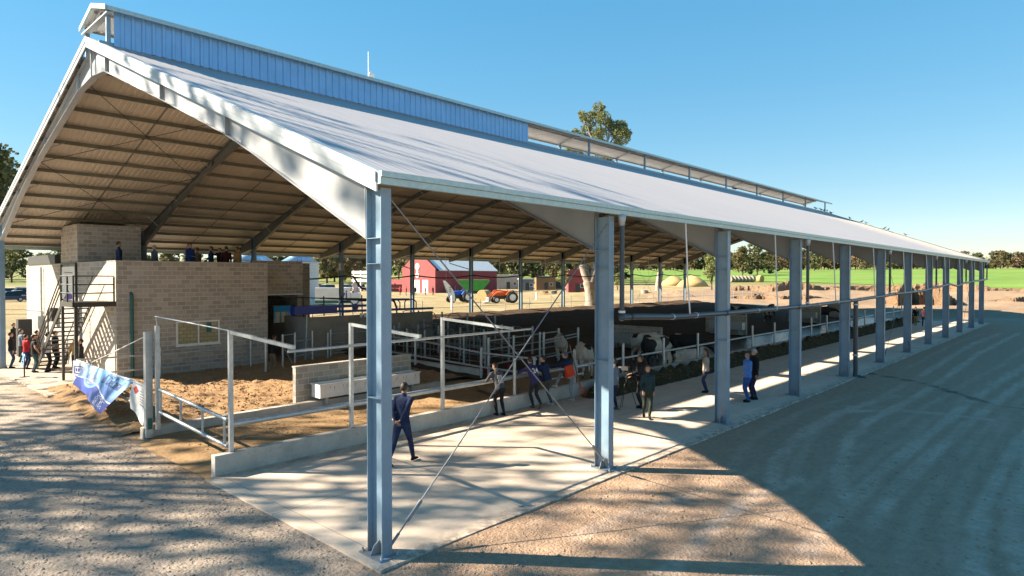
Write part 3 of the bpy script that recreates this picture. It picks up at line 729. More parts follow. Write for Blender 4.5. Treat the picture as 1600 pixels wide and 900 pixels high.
# recessed machine room to the right
mr = thing('machine_room', 'shadowed block room set back beside the milking building', 'building', (9.4, 24.5, 0))
d = MB(); d.box(9.36, 12.25, 24.5, 24.7, 3.62, 5.4); d.build('upper_wall', M['block'], parent=mr)
d = MB(); d.box(9.36, 15.2, 28.9, 29.1, 0, 5.4); d.build('wall', M['block'], parent=mr)
d = MB(); d.box(12.05, 12.25, 24.71, 28.89, 0, 5.38); d.build('wall', M['block'], parent=mr)
d = MB(); d.box(9.36, 12.25, 24.46, 24.74, 3.54, 3.615); d.build('lintel', M['galv'], parent=mr)
d = MB(); d.box(9.37, 12.04, 24.76, 28.8, 3.7, 3.8); d.build('ceiling', M['dark_steel'], parent=mr)
def screen_mat():
    t = NT('notice_board_print'); sx = t.add('ShaderNodeSeparateXYZ', {0: t.co('UV')})
    st = t.add('ShaderNodeTexNoise', {'Vector': t.add('ShaderNodeMapping', {'Vector': t.co('UV'), 'Scale': (9, .6, 1)}).outputs[0], 'Scale': 1.0, 'Detail': 1}).outputs['Fac']
    cr = t.add('ShaderNodeValToRGB', {'Fac': st}); e = cr.color_ramp.elements
    cr.color_ramp.interpolation = 'CONSTANT'; e[0].color = (.7, .6, .35, 1); e[0].position = 0; e[1].position = .45; e[1].color = (.12, .35, .7, 1)
    n = cr.color_ramp.elements.new(.52); n.color = (.75, .7, .6, 1); n = cr.color_ramp.elements.new(.58); n.color = (.05, .4, .65, 1)
    m = t.mapr(sx.outputs[1], 2.62, 2.63)
    t.P(Base_Color=t.mix(m, cr.outputs[0], (.03, .35, .75)), Roughness=.5); return t.m
d = MB(); d.box(10.5, 11.5, 24.42, 24.45, 2.05, 2.95)
nb = d.build('notice_board', screen_mat(), loc=(11, 24.4, 2.5)); tag(nb, 'blue printed notice board with pale bottle pictures in the dark doorway', 'notice board')
d = MB(); d.box(10.44, 11.56, 24.46, 24.50, 1.99, 3.01); subpart('frame', d, M['dark_steel'], nb)
# cement tank wall and blue milking rig
pw = thing('cement_wall', 'smooth grey cement wall below the blue milking rig', 'wall', (12, 21.9, 0))
d = MB(); d.box(11.1, 19.5, 21.9, 22.1, 0, 2.42); d.build('wall', M['render_wall'], parent=pw)
d = MB(); d.box(11.1, 11.3, 22.11, 26.5, 0, 2.42); d.build('wall', M['render_wall'], parent=pw)
rig = thing('milking_rig', 'dark blue steel milking rig with long rails above the cement wall', 'machine', (10.2, 22, 2.4))
d = MB(); d.box(10.15, 12.6, 21.55, 22.0, 2.60, 3.02); d.build('control_beam', M['navy_steel'], parent=rig)
for a, c in (((12.62, 21.75, 2.68), (19.4, 21.75, 2.62)), ((12.62, 21.6, 2.95), (15.2, 21.6, 2.95)), ((15.6, 21.8, 3.25), (17.6, 21.8, 3.2))):
    d = MB(); d.bar(a, c, .11, .13); d.build('rail', M['navy_steel'], parent=rig)
for x in (12.8, 13.9, 15.0, 16.0, 17.2):
    d = MB(); d.tube([(x, 21.7, 2.7), (x, 21.7, 3.05), (x+.18, 21.75, 3.2), (x+.7, 21.75, 3.2), (x+.85, 21.7, 3.05), (x+.85, 21.7, 2.7)], .035, 8); d.build('hoop', M['navy_steel'], parent=rig)
for k in range(5):
    d = MB(); d.bar((9.8+k*.25, 22.4+k*.28, 3.55-k*.03), (14.9+k*.2, 22.0+k*.28, 3.18+k*.02), .05, .05); d.build('overhead_rail', M['dark_steel'], parent=rig)
for k in range(9):
    d = MB(); xx = 10.3+k*.55; d.bar((xx, 22.35, 3.5-k*.035), (xx+.25, 23.5, 3.44-k*.03), .035, .035); d.build('cross_rung', M['dark_steel'], parent=rig)
for x in (11.0, 12.2, 13.3, 14.6):
    d = MB(); d.bar((x, 22.2, 2.45), (x+.04, 22.3, 3.5), .05, .05); d.build('post', M['dark_steel'], parent=rig)
d = MB(); d.bar((10.75, 21.6, .05), (10.9, 21.7, 2.6), .05, .05); d.build('post', M['galv'], parent=rig)
for x, c in ((14.2, 'white'), (14.45, 'white')):
    d = MB(); d.tube([(x, 21.7, 2.3), (x, 21.7, 2.52)], .09, 10); d.build('milk_jar', M[c], parent=rig)
d = MB(); d.tube([(14.5, 23, 4.6), (14.8, 22.6, 3.9), (15.8, 22.2, 3.6), (16.6, 21.9, 3.1), (16.7, 21.8, 2.7)], .06, 8); d.build('vacuum_hose', M['black'], parent=rig)
# tall service mast beside the wall (far column of bay three stands behind)
# ------------------------------------------------------------------ outside staircase
st = thing('metal_staircase', 'dark steel outside staircase with landing rails against the pale block wall', 'staircase', (1.8, 24, 0))
b = MB(); b.box(1.0, 2.545, 22.85, 24.85, 3.40, 3.46); b.build('landing', M['dark_steel'], parent=st)
b = MB(); b.box(.98, 2.545, 22.80, 22.848, 3.26, 3.47); b.box(.95, .998, 22.80, 24.85, 3.26, 3.47); b.build('landing_frame', M['dark_steel'], parent=st)
for px_, py_ in ((1.06, 22.76), ):
    b = MB(); b.box(px_-.06, px_+.06, py_-.06, py_+.06, 0, 3.26); b.build('post', M['dark_steel'], parent=st)
b = MB(); b.box(1.0, 1.1, 24.75, 24.85, 0, 3.38); b.build('post', M['dark_steel'], parent=st)
foot = (29.9, .02)
for x in (1.05, 2.15):
    b = MB(); b.bar((x, 24.85, 3.36), (x, foot[0], .05), .05, .22); b.build('stringer', M['dark_steel'], parent=st)
NS = 15
for k in range(NS):
    f = (k+.5)/NS; y = 24.85+(foot[0]-24.85)*f; z = 3.36*(1-f)+.06
    b = MB(); b.box(1.08, 2.12, y-.16, y+.16, z, z+.05); b.build('tread', M['dark_steel'], parent=st)
def hrail(pts, zoff):
    b = MB(); b.tube([(p[0], p[1], p[2]+zoff) for p in pts], .028, 6); b.build('handrail', M['dark_steel'], parent=st)
for z in (.38, .74, 1.1):
    hrail([(1.0, 24.85, 3.46), (1.0, 22.85, 3.46)], z); hrail([(1.0, 22.85, 3.46), (2.5, 22.85, 3.46)], z)
for z in (.5, .8, 1.1):
    hrail([(1.0, 24.85, 3.46), (1.0, foot[0], .06)], z)
hrail([(2.2, 24.9, 3.46), (2.2, foot[0], .06)], 1.05)
for x, y, zb in ((1.0, 24.85, 3.46), (1.0, 23.8, 3.46), (1.0, 22.85, 3.46), (2.48, 22.85, 3.4), (1.0, 27.2, 1.9), (1.0, foot[0], .0), (2.2, foot[0], 0), (2.2, 27.2, 1.9)):
    b = MB(); b.box(x-.03, x+.03, y-.03, y+.03, zb, zb+1.12); b.build('rail_post', M['dark_steel'], parent=st)
b = MB(); b.box(-.3, 2.54, 20.9, 32, -.1, .022); o = b.build('landing_pad', M['slab']); tag(o, kind='structure')
# ------------------------------------------------------------------ galvanised fences
def fence(name, label, posts, rails, pr=.05, rr=.03, mat='galv', group=None, cat='fence', loc=None):
    t = thing(name, label, cat, loc or (posts[0][0], posts[0][1], 0), group)
    for (x, y, z0, z1) in posts:
        b = MB(); b.tube([(x, y, z0), (x, y, z1)], pr, 8); b.build('post', M[mat], parent=t)
    for r_ in rails:
        rad = rr
        if isinstance(r_[-1], float): rad = r_[-1]; r_ = r_[:-1]
        b = MB(); b.tube(r_, rad, 8); b.build('rail', M[mat], parent=t)
    return t
# feed fence along the kerb
PX = [.3+3.24*k for k in range(3)]
ff = thing('feed_fence', 'long galvanised feed fence standing on the concrete kerb beside the slab', 'fence', (.3, 6.42, .46))
for x in PX:
    b = MB(); b.box(x-.045, x+.045, 6.37, 6.46, .46, 3.28); b.build('tall_post', M['galv'], parent=ff)
    b = MB(); b.bar((x, 6.36, 3.24), (x, 3.50, 3.10), .075, .075); b.build('arm', M['galv'], parent=ff)
b = MB(); b.tube([(PX[0]-.1, 3.55, 3.02), (7.6, 3.55, 3.04)], .03, 8); b.build('top_rail', M['galv'], parent=ff)
k = 0; x = 10.05
while x < 72:
    b = MB(); b.tube([(x, 6.42, .46), (x, 6.42, 1.72)], .055, 10); b.build('post', M['galv'], parent=ff); x += 3.39
b = MB(); b.tube([(.36, 6.58, 1.06), (14.5, 6.58, 1.04)], .075, 10); b.build('lower_rail', M['galv'], parent=ff)
b = MB(); b.tube([(14.5, 6.50, 1.08), (71.9, 6.50, 1.16)], .05, 8); b.build('lower_rail', M['galv'], parent=ff)
b = MB(); b.tube([(12.2, 6.55, .74), (14.2, 6.55, .74)], .04, 8); b.build('lower_rail', M['galv'], parent=ff)
# thin rod over the gate
fence('gate_top_wire', 'thin galvanised rod crossing high over the front gate', [], [[(.2, 10.95, 3.42), (.3, 6.45, 3.27), .018]], cat='rod', loc=(.2, 8.7, 3.3))
gate = thing('cattle_gate', 'sloping two bar galvanised gate at the near end of the alley', 'gate', (.25, 8.7, 0))
for a, c in (((.25, 10.8, 1.38), (.25, 6.5, 1.20)), ((.25, 10.8, .76), (.25, 6.5, .58))):
    b = MB(); b.tube([a, c], .045, 8); b.build('bar', M['galv'], parent=gate)
for y in (10.75, 9.3, 7.9, 6.65):
    b = MB(); zz = 1.38-(10.8-y)*.042; b.tube([(.25, y, zz-.62), (.25, y, zz)], .032, 8); b.build('upright', M['galv'], parent=gate)
gp = thing('gate_post', 'thick galvanised gate post with the banner fence fixed to it', 'post', (.12, 11.3, 0))
b = MB(); b.box(.02, .20, 11.2, 11.38, 0, 2.98); b.build('post', M['galv'], parent=gp)
b = MB(); b.box(.06, .16, 11.15, 11.196, .25, .55); b.build('hinge', M['green_steel'], parent=gp)
gp = thing('gate_post', 'thinner galvanised gate post right beside the thick one', 'post', (.24, 10.95, 0))
b = MB(); b.box(.19, .29, 10.9, 11.0, .27, 3.16); b.build('post', M['galv'], parent=gp)
b = MB(); b.tube([(.24, 10.95, 3.16), (.22, 10.95, 3.43)], .015, 6); b.build('rod', M['galv'], parent=gp)
fence('banner_fence', 'two rail galvanised fence carrying the printed banners', [(1.0, 22.0, 0, 1.75), (.1, 16.6, 0, 1.3)] if False else [(1.02, 22.0, 0, 1.2)], [[(.9, 22.0, 1.17), (.3, 17.8, 1.42), (.15, 11.35, 1.40)], [(.9, 22.0, .60), (.3, 17.8, .75), (.15, 11.35, .80)]], pr=.055, rr=.036, loc=(.5, 17, 0))
fence('wall_fence', 'two rail galvanised fence in front of the window wall', [(4.1, 22.25, 0, 1.4), (8.2, 22.25, 0, 1.4)], [[(.95, 22.2, 1.15), (8.2, 22.25, 1.06)], [(.95, 22.2, .52), (8.2, 22.25, .5)]], rr=.036, loc=(4.5, 22.2, 0))
fence('stay_rope', 'thin pale stay rope slanting from the gate post to the block wall', [], [[(.1, 11.4, 2.85), (.6, 16.5, 1.9), (1.6, 22.7, .95), .014]], cat='rope', loc=(.6, 17, 1.9), mat='white')
# small gates by the dark doorway
fence('handling_gate', 'small galvanised gate frame beside the dark doorway', [(7.8, 19.9, 0, 1.75), (9.0, 20.6, 0, 1.75), (9.8, 20.9, 0, 1.78), (11.1, 21.5, 0, 1.75)], [[(9.0, 20.6, 1.7), (9.8, 20.9, 1.72)], [(9.8, 20.9, 1.35), (11.1, 21.5, 1.33)], [(9.8, 20.9, .6), (11.1, 21.5, .6)], [(9.0, 20.6, 1.2), (9.6, 20.8, .3)]], pr=.055)
fence('handling_fence', 'galvanised three rail fence in front of the cement wall', [(12.1, 21.4, 0, 1.75), (11.9, 21.35, 0, 1.6), (16.2, 21.4, 0, 1.75)], [[(12.1, 21.4, 1.55), (16.2, 21.4, 1.5)], [(12.1, 21.4, 1.05), (16.2, 21.4, 1.0)], [(12.1, 21.4, .5), (16.2, 21.4, .5)]], pr=.055)
# stall rows
fence('stall_fence', 'nearest two rail stall fence on the concrete kerb', [(13.45, 20.0, .0, 1.6), (13.4, 18.25, 0, 1.6), (13.4, 15.99, 0, 1.75), (13.4, 11.45, 0, 1.45), (13.6, 11.2, 0, 1.3), (13.4, 8.4, 0, 1.3)],
      [[(13.45, 20, 1.5), (13.4, 15.94, 1.49), (13.4, 11.45, 1.22), (13.4, 8.3, 1.22)], [(13.45, 20, .75), (13.4, 15.94, .72), (13.4, 11.45, .6), (13.4, 8.3, .6)]], pr=.06, rr=.045)
M['stall'] = pm('stall_steel', (.20, .23, .23), (.14, .16, .16), 4, .6, .2)
M['red_tape'] = pm('red_tape', (.35, .03, .02))
def stall_row(x, ya, yb, label, n=4, top=1.7, hoop=True, base=.15):
    t = thing('stall_row', label, 'stall', (x, ya, base), 'galvanised stall rows in the cattle pens')
    for k in range(n+1):
        y = ya+(yb-ya)*k/n; b = MB(); b.tube([(x, y, base), (x, y, base+top)], .055, 8); p = b.build('post', M['galv_dull'], parent=t)
        b = MB(); b.tube([(x, y, base), (x, y, base+.3)], .075, 8); subpart('red_base', b, M['red_tape'], p)
    for z in (.45, .8, 1.15, 1.5):
        b = MB(); b.tube([(x, ya, base+z), (x, yb, base+z*.97)], .024, 6); b.build('rail', M['stall'], parent=t)
    if hoop:
        for k in range(n):
            y = ya+(yb-ya)*(k+.3)/n; w_ = (yb-ya)/n*.5
            b = MB(); b.tube([(x+.1, y, base+.2), (x+.1, y, base+1.35), (x+.1, y+w_*.12, base+1.55), (x+.1, y+w_*.3, base+1.62), (x+.1, y+w_*.7, base+1.62), (x+.1, y+w_*.88, base+1.55), (x+.1, y+w_, base+1.35), (x+.1, y+w_, base+.2)], .028, 6)
            b.build('hoop', M['stall'], parent=t)
stall_row(14.6, 12.4, 19.6, 'first row of galvanised stall posts with red bases behind the nearest fence', 5)
stall_row(16.4, 12.6, 21.2, 'second row of galvanised stalls, between the first row and the dark pens', 5, 1.75)
stall_row(18.6, 13.0, 23.8, 'third row of galvanised stalls at the edge of the dark bedding', 5, 1.7, base=.3)
stall_row(21.0, 18.0, 27.5, 'farthest row of galvanised stalls near the back of the barn', 4, 1.7, base=.6)
fence('pen_fence', 'four rail galvanised pen fence running deep into the dark pens', [(14.6, 12.2, .1, 1.75), (16.2, 12.1, .1, 1.75), (18.0, 12.0, .15, 1.8), (20.0, 12.4, .2, 1.85)], [[(14.6, 12.2, z), (20.0, 12.4, z+.1)] for z in (.5, .85, 1.2, 1.6)], pr=.06)
fence('pen_gate', 'galvanised gate frame standing alone between the pens and the cow', [(17.7, 11.5, .1, 1.85), (20.6, 11.6, .1, 1.9)], [[(17.7, 11.5, 1.45), (20.6, 11.6, 1.6)], [(17.7, 11.5, 1.3), (20.6, 11.6, 1.45)], [(17.7, 11.5, .6), (20.6, 11.6, .7)]], pr=.06)
# far boundary wire fence
t = thing('wire_fence', 'thin post and wire fence beyond the far side of the barn', 'fence', (18, 33, 1)); 
for k in range(26):
    x = 17.5+k*3.3; y = 32.6-(k*.02); z = h1(x, y); b = MB(); b.tube([(x, y, z-.1), (x, y, z+1.55)], .035, 6); b.build('post', M['wood'] if k % 3 == 7 else M['galv_dull'], parent=t)
for z in (.95,):
    b = MB(); b.tube([(17.5+k*3.3, 32.6-k*.02, h1(17.5+k*3.3, 32.6)+z) for k in range(26)], .022, 5); b.build('wire', M['galv_dull'], parent=t)
# ------------------------------------------------------------------ troughs
def trough(loc, L, label, rz=0.0, blockwall=True, hgt=.72, mat='white', streak=False):
    t = thing('water_trough', label, 'trough', (0, 0, 0)); 
    b = MB(); w_ = .55; th = .02
    b.box(0, L, 0, th, .34, hgt); b.box(0, L, w_-th, w_, .34, hgt); b.box(0, th, th, w_-th, .34, hgt); b.box(L-th, L, th, w_-th, .34, hgt); b.box(th, L-th, th, w_-th, .34, .36)
    b.box(-.03, L+.03, -.04, 0.0, hgt-.03, hgt+.012); b.box(-.03, L+.03, w_, w_+.04, hgt-.03, hgt+.012)
    b.build('tank', M[mat], parent=t)
    b = MB(); b.box(th, L-th, th, w_-th, .5, hgt-.09); b.build('water', M['pipe_dark'], parent=t)
    for x in (.3, L-.3):
        b = MB(); b.box(x-.05, x+.05, .06, .16, -.02, .34); b.box(x-.05, x+.05, w_-.16, w_-.06, -.02, .34); b.box(x-.2, x+.2, 0, w_, -.03, .02); b.build('stand', M['galv_dull'], parent=t)
    if streak:
        b = MB()
        for k in range(14):
            xx = .3+k*L/15+rnd.uniform(-.1, .1); zz = hgt-.06-rnd.random()*.05; b.add([(xx, -.004, zz), (xx+.025, -.004, zz), (xx+.015-rnd.uniform(0, .1), -.004, zz-rnd.uniform(.1, .25))], [(0, 1, 2)])
        b.build('rust_streaks', M['wood'], parent=t)
    t.location = loc; t.rotation_euler = (0, 0, rz); return t
trough((5.35, 11.05, .05), 4.3, 'white rust streaked water trough in front of the low block wall', streak=True, hgt=.80)
def wallblock(x, ya, yb, z, h, label):
    t = thing('trough_wall', label, 'wall', (x, ya, z)); b = MB(); b.box(x, x+.2, ya, yb, z-.3, z+h); b.build('wall', M['block'], parent=t)
wallblock(27.5, 10.7, 14.2, .1, 1.45, 'grey block wall behind the nearest blue grey trough')
trough((26.7, 13.8, .2), 3.0, 'blue grey trough against the block wall behind the nearest feeding cows', -math.pi/2, hgt=.85, mat='galv')
wallblock(40.5, 11.0, 14.2, .2, 1.5, 'grey block wall in the middle pens between the feeding and the far cows')
trough((39.8, 13.6, .3), 2.6, 'galvanised trough against the block wall of the middle pens', -math.pi/2, hgt=.85, mat='galv')
wallblock(57.5, 11.0, 14.0, .3, 1.5, 'grey block wall in the pen of the dark far cows')
trough((56.8, 13.4, .35), 2.2, 'small galvanised trough in the pen of the dark far cows', -math.pi/2, hgt=.85, mat='galv')
wallblock(68.0, 11.2, 13.5, .35, 1.45, 'farthest grey block wall near the end of the pens')
# loose things on the alley
b = MB(); b.loft([((11.6, 9.9, .16), (0, .05, .0), (.0, 0, .05)), ((11.5, 9.6, .18), (.17, .0, 0), (0, 0, .16)), ((11.2, 8.6, .17), (.16, 0, 0), (0, 0, .15)), ((10.95, 7.4, .15), (.13, 0, 0), (0, 0, .12))], 9)
tag(b.build('log', M['wood'], loc=(11.2, 8.6, .1)), 'split brown log lying across the muddy alley', 'log')
b = MB(); b.box(11.36, 11.44, 7.5, 7.6, 0, .95); tag(b.build('wooden_stake', M['wood'], loc=(11.4, 7.55, 0)), 'short wooden stake behind the leaning boy in grey', 'stake')
# pitchfork
pf = thing('pitchfork', 'pitchfork with orange tines leaning on the feed fence', 'pitchfork', (13.0, 5.75, 0))
M['orange'] = pm('orange_paint', (.60, .10, .03)); 
b = MB(); b.tube([(12.93, 5.75, .42), (13.05, 6.35, 1.95)], .022, 8); b.build('handle', M['wood'], parent=pf)
b = MB(); b.tube([(12.72, 5.7, .42), (13.14, 5.7, .42)], .016, 6); b.tube([(12.93, 5.72, .42), (12.93, 5.78, .6)], .02, 6); b.build('head', M['orange'], parent=pf)
for k in range(5):
    b = MB(); xx = 12.74+k*.095; b.tube([(xx, 5.70, .42), (xx, 5.62, .2), (xx, 5.66, .01)], [.011, .010, .005], 5); b.build('tine', M['orange'], parent=pf)
b = MB(); b.tube([(13.2, 6.05, .5), (13.2, 6.25, 1.8)], .03, 8); tag(b.build('shovel_handle', M['galv_dull'], loc=(13.2, 6.1, .5)), 'grey tool handle standing beside the pitchfork', 'tool handle')
# feed pile (stuff)
def zfeed(X, Y):
    prof = np.exp(-((Y-5.72)/.36)**2)
    return .008+(.50+.25*fbm(X, Y, .55, 3))*prof*ss((X-13.3)/.9)*ss((71-X)/2)*(.35+.9*fbm(X, Y, 3.2, 5))-.03*(1-prof)
o = grid_mesh('feed_silage', rng((13.2,71.2,.1)), rng((4.6,6.28,.07)), zfeed, M['feed']); tag(o, 'dark green heap of silage along the kerb', kind='stuff')
straw = MB(); rs = random.Random(3)
for k in range(2600):
    x = 13.6+57*rs.random()**1.6; y = 5.72+rs.gauss(0, .3)
    if y > 6.26: continue
    z = float(zfeed(np.array([[x]]), np.array([[y]]))[0, 0]); z = max(z, .002)+.006; a = rs.uniform(0, 3.14); l = rs.uniform(.04, .12); dz = rs.uniform(-.01, .05)
    dx, dy = math.cos(a)*l, math.sin(a)*l; straw.add([(x-dx, y-dy, z), (x+dx, y+dy, z+dz), (x+dx-dy*.12, y+dy+dx*.12, z+dz+.01), (x-dx-dy*.12, y-dy+dx*.12, z+.01)], [(0, 1, 2, 3)])
tag(straw.build('loose_straw', M['hay'], fixn=False), 'loose straw scattered over the silage', kind='stuff')
# ------------------------------------------------------------------ people
SK = pm('skin', (.50, .28, .19), (.44, .24, .16), 8, .55); SKD = pm('skin_tan', (.36, .20, .13), (.31, .17, .11), 8, .55)
def cloth(name, c):
    n = 'cloth_'+name
    if n in MATS: return MATS[n]
    t = NT(n); t.P(Base_Color=t.mix(t.mapr(t.noise(5, 3), .35, .65), c, tuple(x*.72 for x in c)), Roughness=.85, Specular_IOR_Level=.25)
    t.bump(t.add('ShaderNodeTexNoise', {'Vector': t.co(), 'Scale': 7.0, 'Detail': 4, 'Distortion': 1.2}).outputs[0], .8, .03); MATS[n] = t.m; return t.m
HAIR = pm('hair_dark', (.02, .015, .012), (.035, .025, .02), 30, .6); HAIRG = pm('hair_grey', (.42, .41, .39), (.30, .29, .28), 30, .7); HAIRB = pm('hair_brown', (.07, .04, .022), (.05, .03, .018), 30, .6)
CAPB = pm('cap_grey', (.10, .13, .16), (.08, .1, .13), 5, .9)
EYE = pm('eye_dark', (.02, .02, .02), None, 3, .3); LIP = pm('lip', (.33, .13, .10), None, 3, .5)
def ik(a, c, l1, l2, bend):
    a = Vector(a); c = Vector(c); d = c-a; L = min(d.length, (l1+l2)*.998); d = d.normalized(); c = a+d*L
    x = (l1*l1-l2*l2+L*L)/(2*L); h = math.sqrt(max(0, l1*l1-x*x)); b = Vector(bend); b = (b-d*b.dot(d))
    b = b.normalized() if b.length > 1e-5 else d.orthogonal().normalized()
    return a+d*x+b*h, c
def person(loc, rz, label, top='navy', bottom='dark', skin=SK, hair=HAIR, hstyle='short', h=1.75, pose=None, shoes='shoe_black', bulk=0.0,
           lower=None, vox=.015, fem=False, sleeve=True, group=None, hood=None, lookyaw=0.0, detail=True, jhem=.88, top2=None, top2z=None):
    """local frame: facing +Y, right hand +X; pose keys: lf rf (feet xyz), lh rh (hands xyz), hip (xyz), chest (xyz offset of neck base), head (yaw, pitch)"""
    P = dict(lf=(-.11, 0, 0), rf=(.11, 0, 0), lh=(-.27, .06, .84), rh=(.27, .06, .84), hip=(0, 0, .94), neck=(0, .0, 1.475), yaw=0.0, pitch=0.0, elb=-1, knee=1)
    P.update(pose or {}); s_ = h/1.75
    hip = Vector(P['hip']); nk = Vector(P['neck']); up = (nk-hip).normalized(); rt = Vector((1, 0, 0)); rt = (rt-up*rt.dot(up)).normalized()
    if 'twist' in P: rt2 = (Matrix.Rotation(P['twist'], 3, up)@rt)
    else: rt2 = rt
    fw = up.cross(rt); fw2 = up.cross(rt2); sw = (.165 if fem else .185)+bulk*.5
    m = MB(); regs = []                                  # regs: (a, b, ra, rb, tag)
    T = lambda f: hip+(nk-hip)*f
    wq = [(-.22, .150, .105), (-.08, .165 if fem else .155, .115), (.06, .150, .110), (.25, .135 if fem else .145, .10), (.45, .15, .108), (.68, .172, .118), (.86, .168, .105), (.96, .11, .075), (1.02, .06, .058)]
    secs = []
    for f, rx, ry in wq:
        r_ = rt+(rt2-rt)*max(0, min(1, f)); r_.normalize(); f_ = up.cross(r_); b_ = bulk if -.3 < f < .93 else 0
        secs.append((T(f)+f_*.005, r_*(rx+b_), f_*(ry+b_)))
    m.loft(secs, 18); regs += [(T(-.2), T(.9), .13+bulk, .13+bulk, 'top'), (T(.8)-rt2*.12, T(.8)+rt2*.12, .10, .10, 'top')]
    # legs
    for sd_, k in ((-1, 'lf'), (1, 'rf')):
        hj = hip+rt*sd_*.088+Vector((0, 0, -.04)); ft = Vector(P[k]); an = ft+Vector((0, -.02, .085))
        kn, an = ik(hj, an, .43, .42, fw*P['knee']+Vector((sd_*.1, 0, 0)))
        m.tube([hj+Vector((0, 0, .04)), hj.lerp(kn, .3), hj.lerp(kn, .75), kn, kn.lerp(an, .35), kn.lerp(an, .8), an], [.098, .092, .068, .061, .062, .048, .044], 12)
        fd = Vector(P.get(k+'d', (fw.x, fw.y, 0))); fd = fd.normalized(); fu = Vector((0, 0, 1)); fr = fd.cross(fu).normalized()
        hl = an-Vector((0, 0, .085)); tilt = P.get(k+'t', 0.0); fd3 = (fd*math.cos(tilt)-fu*math.sin(tilt)).normalized(); fu3 = fr.cross(fd3)
        m.loft([(hl-fd3*.075+fu3*.045, fr*.022, fu3*.028), (hl-fd3*.045+fu3*.042, fr*.036, fu3*.042), (hl+fd3*.02+fu3*.05, fr*.040, fu3*.05), (hl+fd3*.10+fu3*.036, fr*.046, fu3*.034), (hl+fd3*.16+fu3*.028, fr*.042, fu3*.025), (hl+fd3*.19+fu3*.026, fr*.02, fu3*.014)], 10)
        regs += [(hj, kn, .09, .062, 'bot'), (kn, an+Vector((0, 0, .02)), .062, .042, 'bot'), (hl+fd3*-.04+fu3*.03, hl+fd3*.17+fu3*.02, .055, .045, 'shoe')]
    # arms
    hands = []
    for sd_, k in ((-1, 'lh'), (1, 'rh')):
        sh = T(.90)+rt2*sd_*(sw+.0); wr = Vector(P[k]); eb = Vector(P.get(k+'e', (sd_*.5, P['elb'], -.3)))
        el, wr = ik(sh, wr, .29, .25, rt2*eb.x+fw2*eb.y+up*eb.z)
        rr = .052+bulk*.6
        m.tube([T(.93)+rt2*sd_*.09, sh, sh.lerp(el, .5), el, el.lerp(wr, .45), wr], [.055, rr+.006, rr-.004, rr-.012, rr-.014, .029+bulk*.3], 10)
        hd = (wr-el).normalized(); hd = Vector(P.get(k+'d', hd)).normalized()
        side = hd.cross(up); side = side.normalized() if side.length > .1 else rt.copy(); nrm = side.cross(hd)
        m.loft([(wr-hd*.01, side*.024, nrm*.02), (wr+hd*.03, side*.034, nrm*.018), (wr+hd*.075, side*.040, nrm*.016), (wr+hd*.095, side*.036, nrm*.012)], 10)
        regs += [(sh, el, rr, rr-.01, 'top' if sleeve else 'top'), (el, wr-hd*.005, rr-.01, .032, 'top' if sleeve else 'skin'), (wr+hd*.02, wr+hd*.11, .035, .03, 'skin')]
        if not sleeve: regs.append((sh.lerp(el, .6), el, rr-.004, rr-.008, 'skin'))
        hands.append((wr, hd, side, nrm, sd_))
    # head
    yaw = P['yaw']; pit = P['pitch']
    hb = nk+up*.05+Vector((0, 0, .015)); RM = Matrix.Rotation(yaw, 3, 'Z')@Matrix.Rotation(-pit, 3, 'X')
    bf = Vector((fw2.x, fw2.y, 0)).normalized(); bang = math.atan2(-bf.x, bf.y); RM = Matrix.Rotation(bang, 3, 'Z')@RM
    L = lambda x, y, z: hb+RM@Vector((x, y, z))
    hx = RM@Vector((1, 0, 0)); hy = RM@Vector((0, 1, 0))
    m.tube([nk-up*.05, hb+Vector((0, 0, .05)), L(0, .0, .09)], [.062, .054, .052], 12)
    m.loft([(L(0, .035, .005), hx*.030, hy*.035), (L(0, .025, .03), hx*.052, hy*.062), (L(0, .012, .07), hx*.066, hy*.082), (L(0, .003, .12), hx*.075, hy*.094), (L(0, -.002, .165), hx*.077, hy*.097), (L(0, -.003, .20), hx*.066, hy*.085), (L(0, -.003, .225), hx*.040, hy*.055), (L(0, -.003, .236), hx*.012, hy*.02)], 16)
    m.loft([(L(0, .100, .075), hx*.017, hy*.012), (L(0, .104, .095), hx*.012, hy*.016), (L(0, .092, .125), hx*.008, hy*.008)], 8)
    for sd_ in (-1, 1): m.sphere(L(sd_*.079, -.005, .105), .012, .024, .032, 8, 6, rot=RM)
    regs += [(nk+up*.01, L(0, 0, .2), .055, .085, 'skin'), (L(0, .02, .05), L(0, 0, .17), .07, .08, 'skin')]
    # remesh into one continuous skin
    me = bpy.data.meshes.new('tmp'); me.from_pydata([tuple(v) for v in m.v], [], m.f)
    ob = bpy.data.objects.new('tmp', me); COL.objects.link(ob)
    md = ob.modifiers.new('r', 'REMESH'); md.mode = 'VOXEL'; md.voxel_size = vox; md.use_smooth_shade = True
    md2 = ob.modifiers.new('s', 'SMOOTH'); md2.factor = .5; md2.iterations = 2
    dg = bpy.context.evaluated_depsgraph_get(); dg.update(); bm_ = bpy.data.meshes.new_from_object(ob.evaluated_get(dg)); bpy.data.objects.remove(ob); bpy.data.meshes.remove(me)
    nv = len(bm_.vertices); co = np.zeros(nv*3); bm_.vertices.foreach_get('co', co); co = co.reshape(-1, 3)
    nf = len(bm_.polygons); fc = np.zeros(nf*3); bm_.polygons.foreach_get('center', fc); fc = fc.reshape(-1, 3)
    best = np.full(nf, 1e9); bt = np.zeros(nf, int); names = {'top': 0, 'bot': 1, 'skin': 2, 'shoe': 3}
    for a, b_, ra, rb, tg in regs:
        a = np.array(a); b_ = np.array(b_); d = b_-a; L2 = (d*d).sum(); t = np.clip(((fc-a)@d)/L2, 0, 1)
        q = np.linalg.norm(fc-a-t[:, None]*d, axis=1)-(ra+(rb-ra)*t); w_ = q < best; best = np.where(w_, q, best); bt = np.where(w_, names[tg], bt)
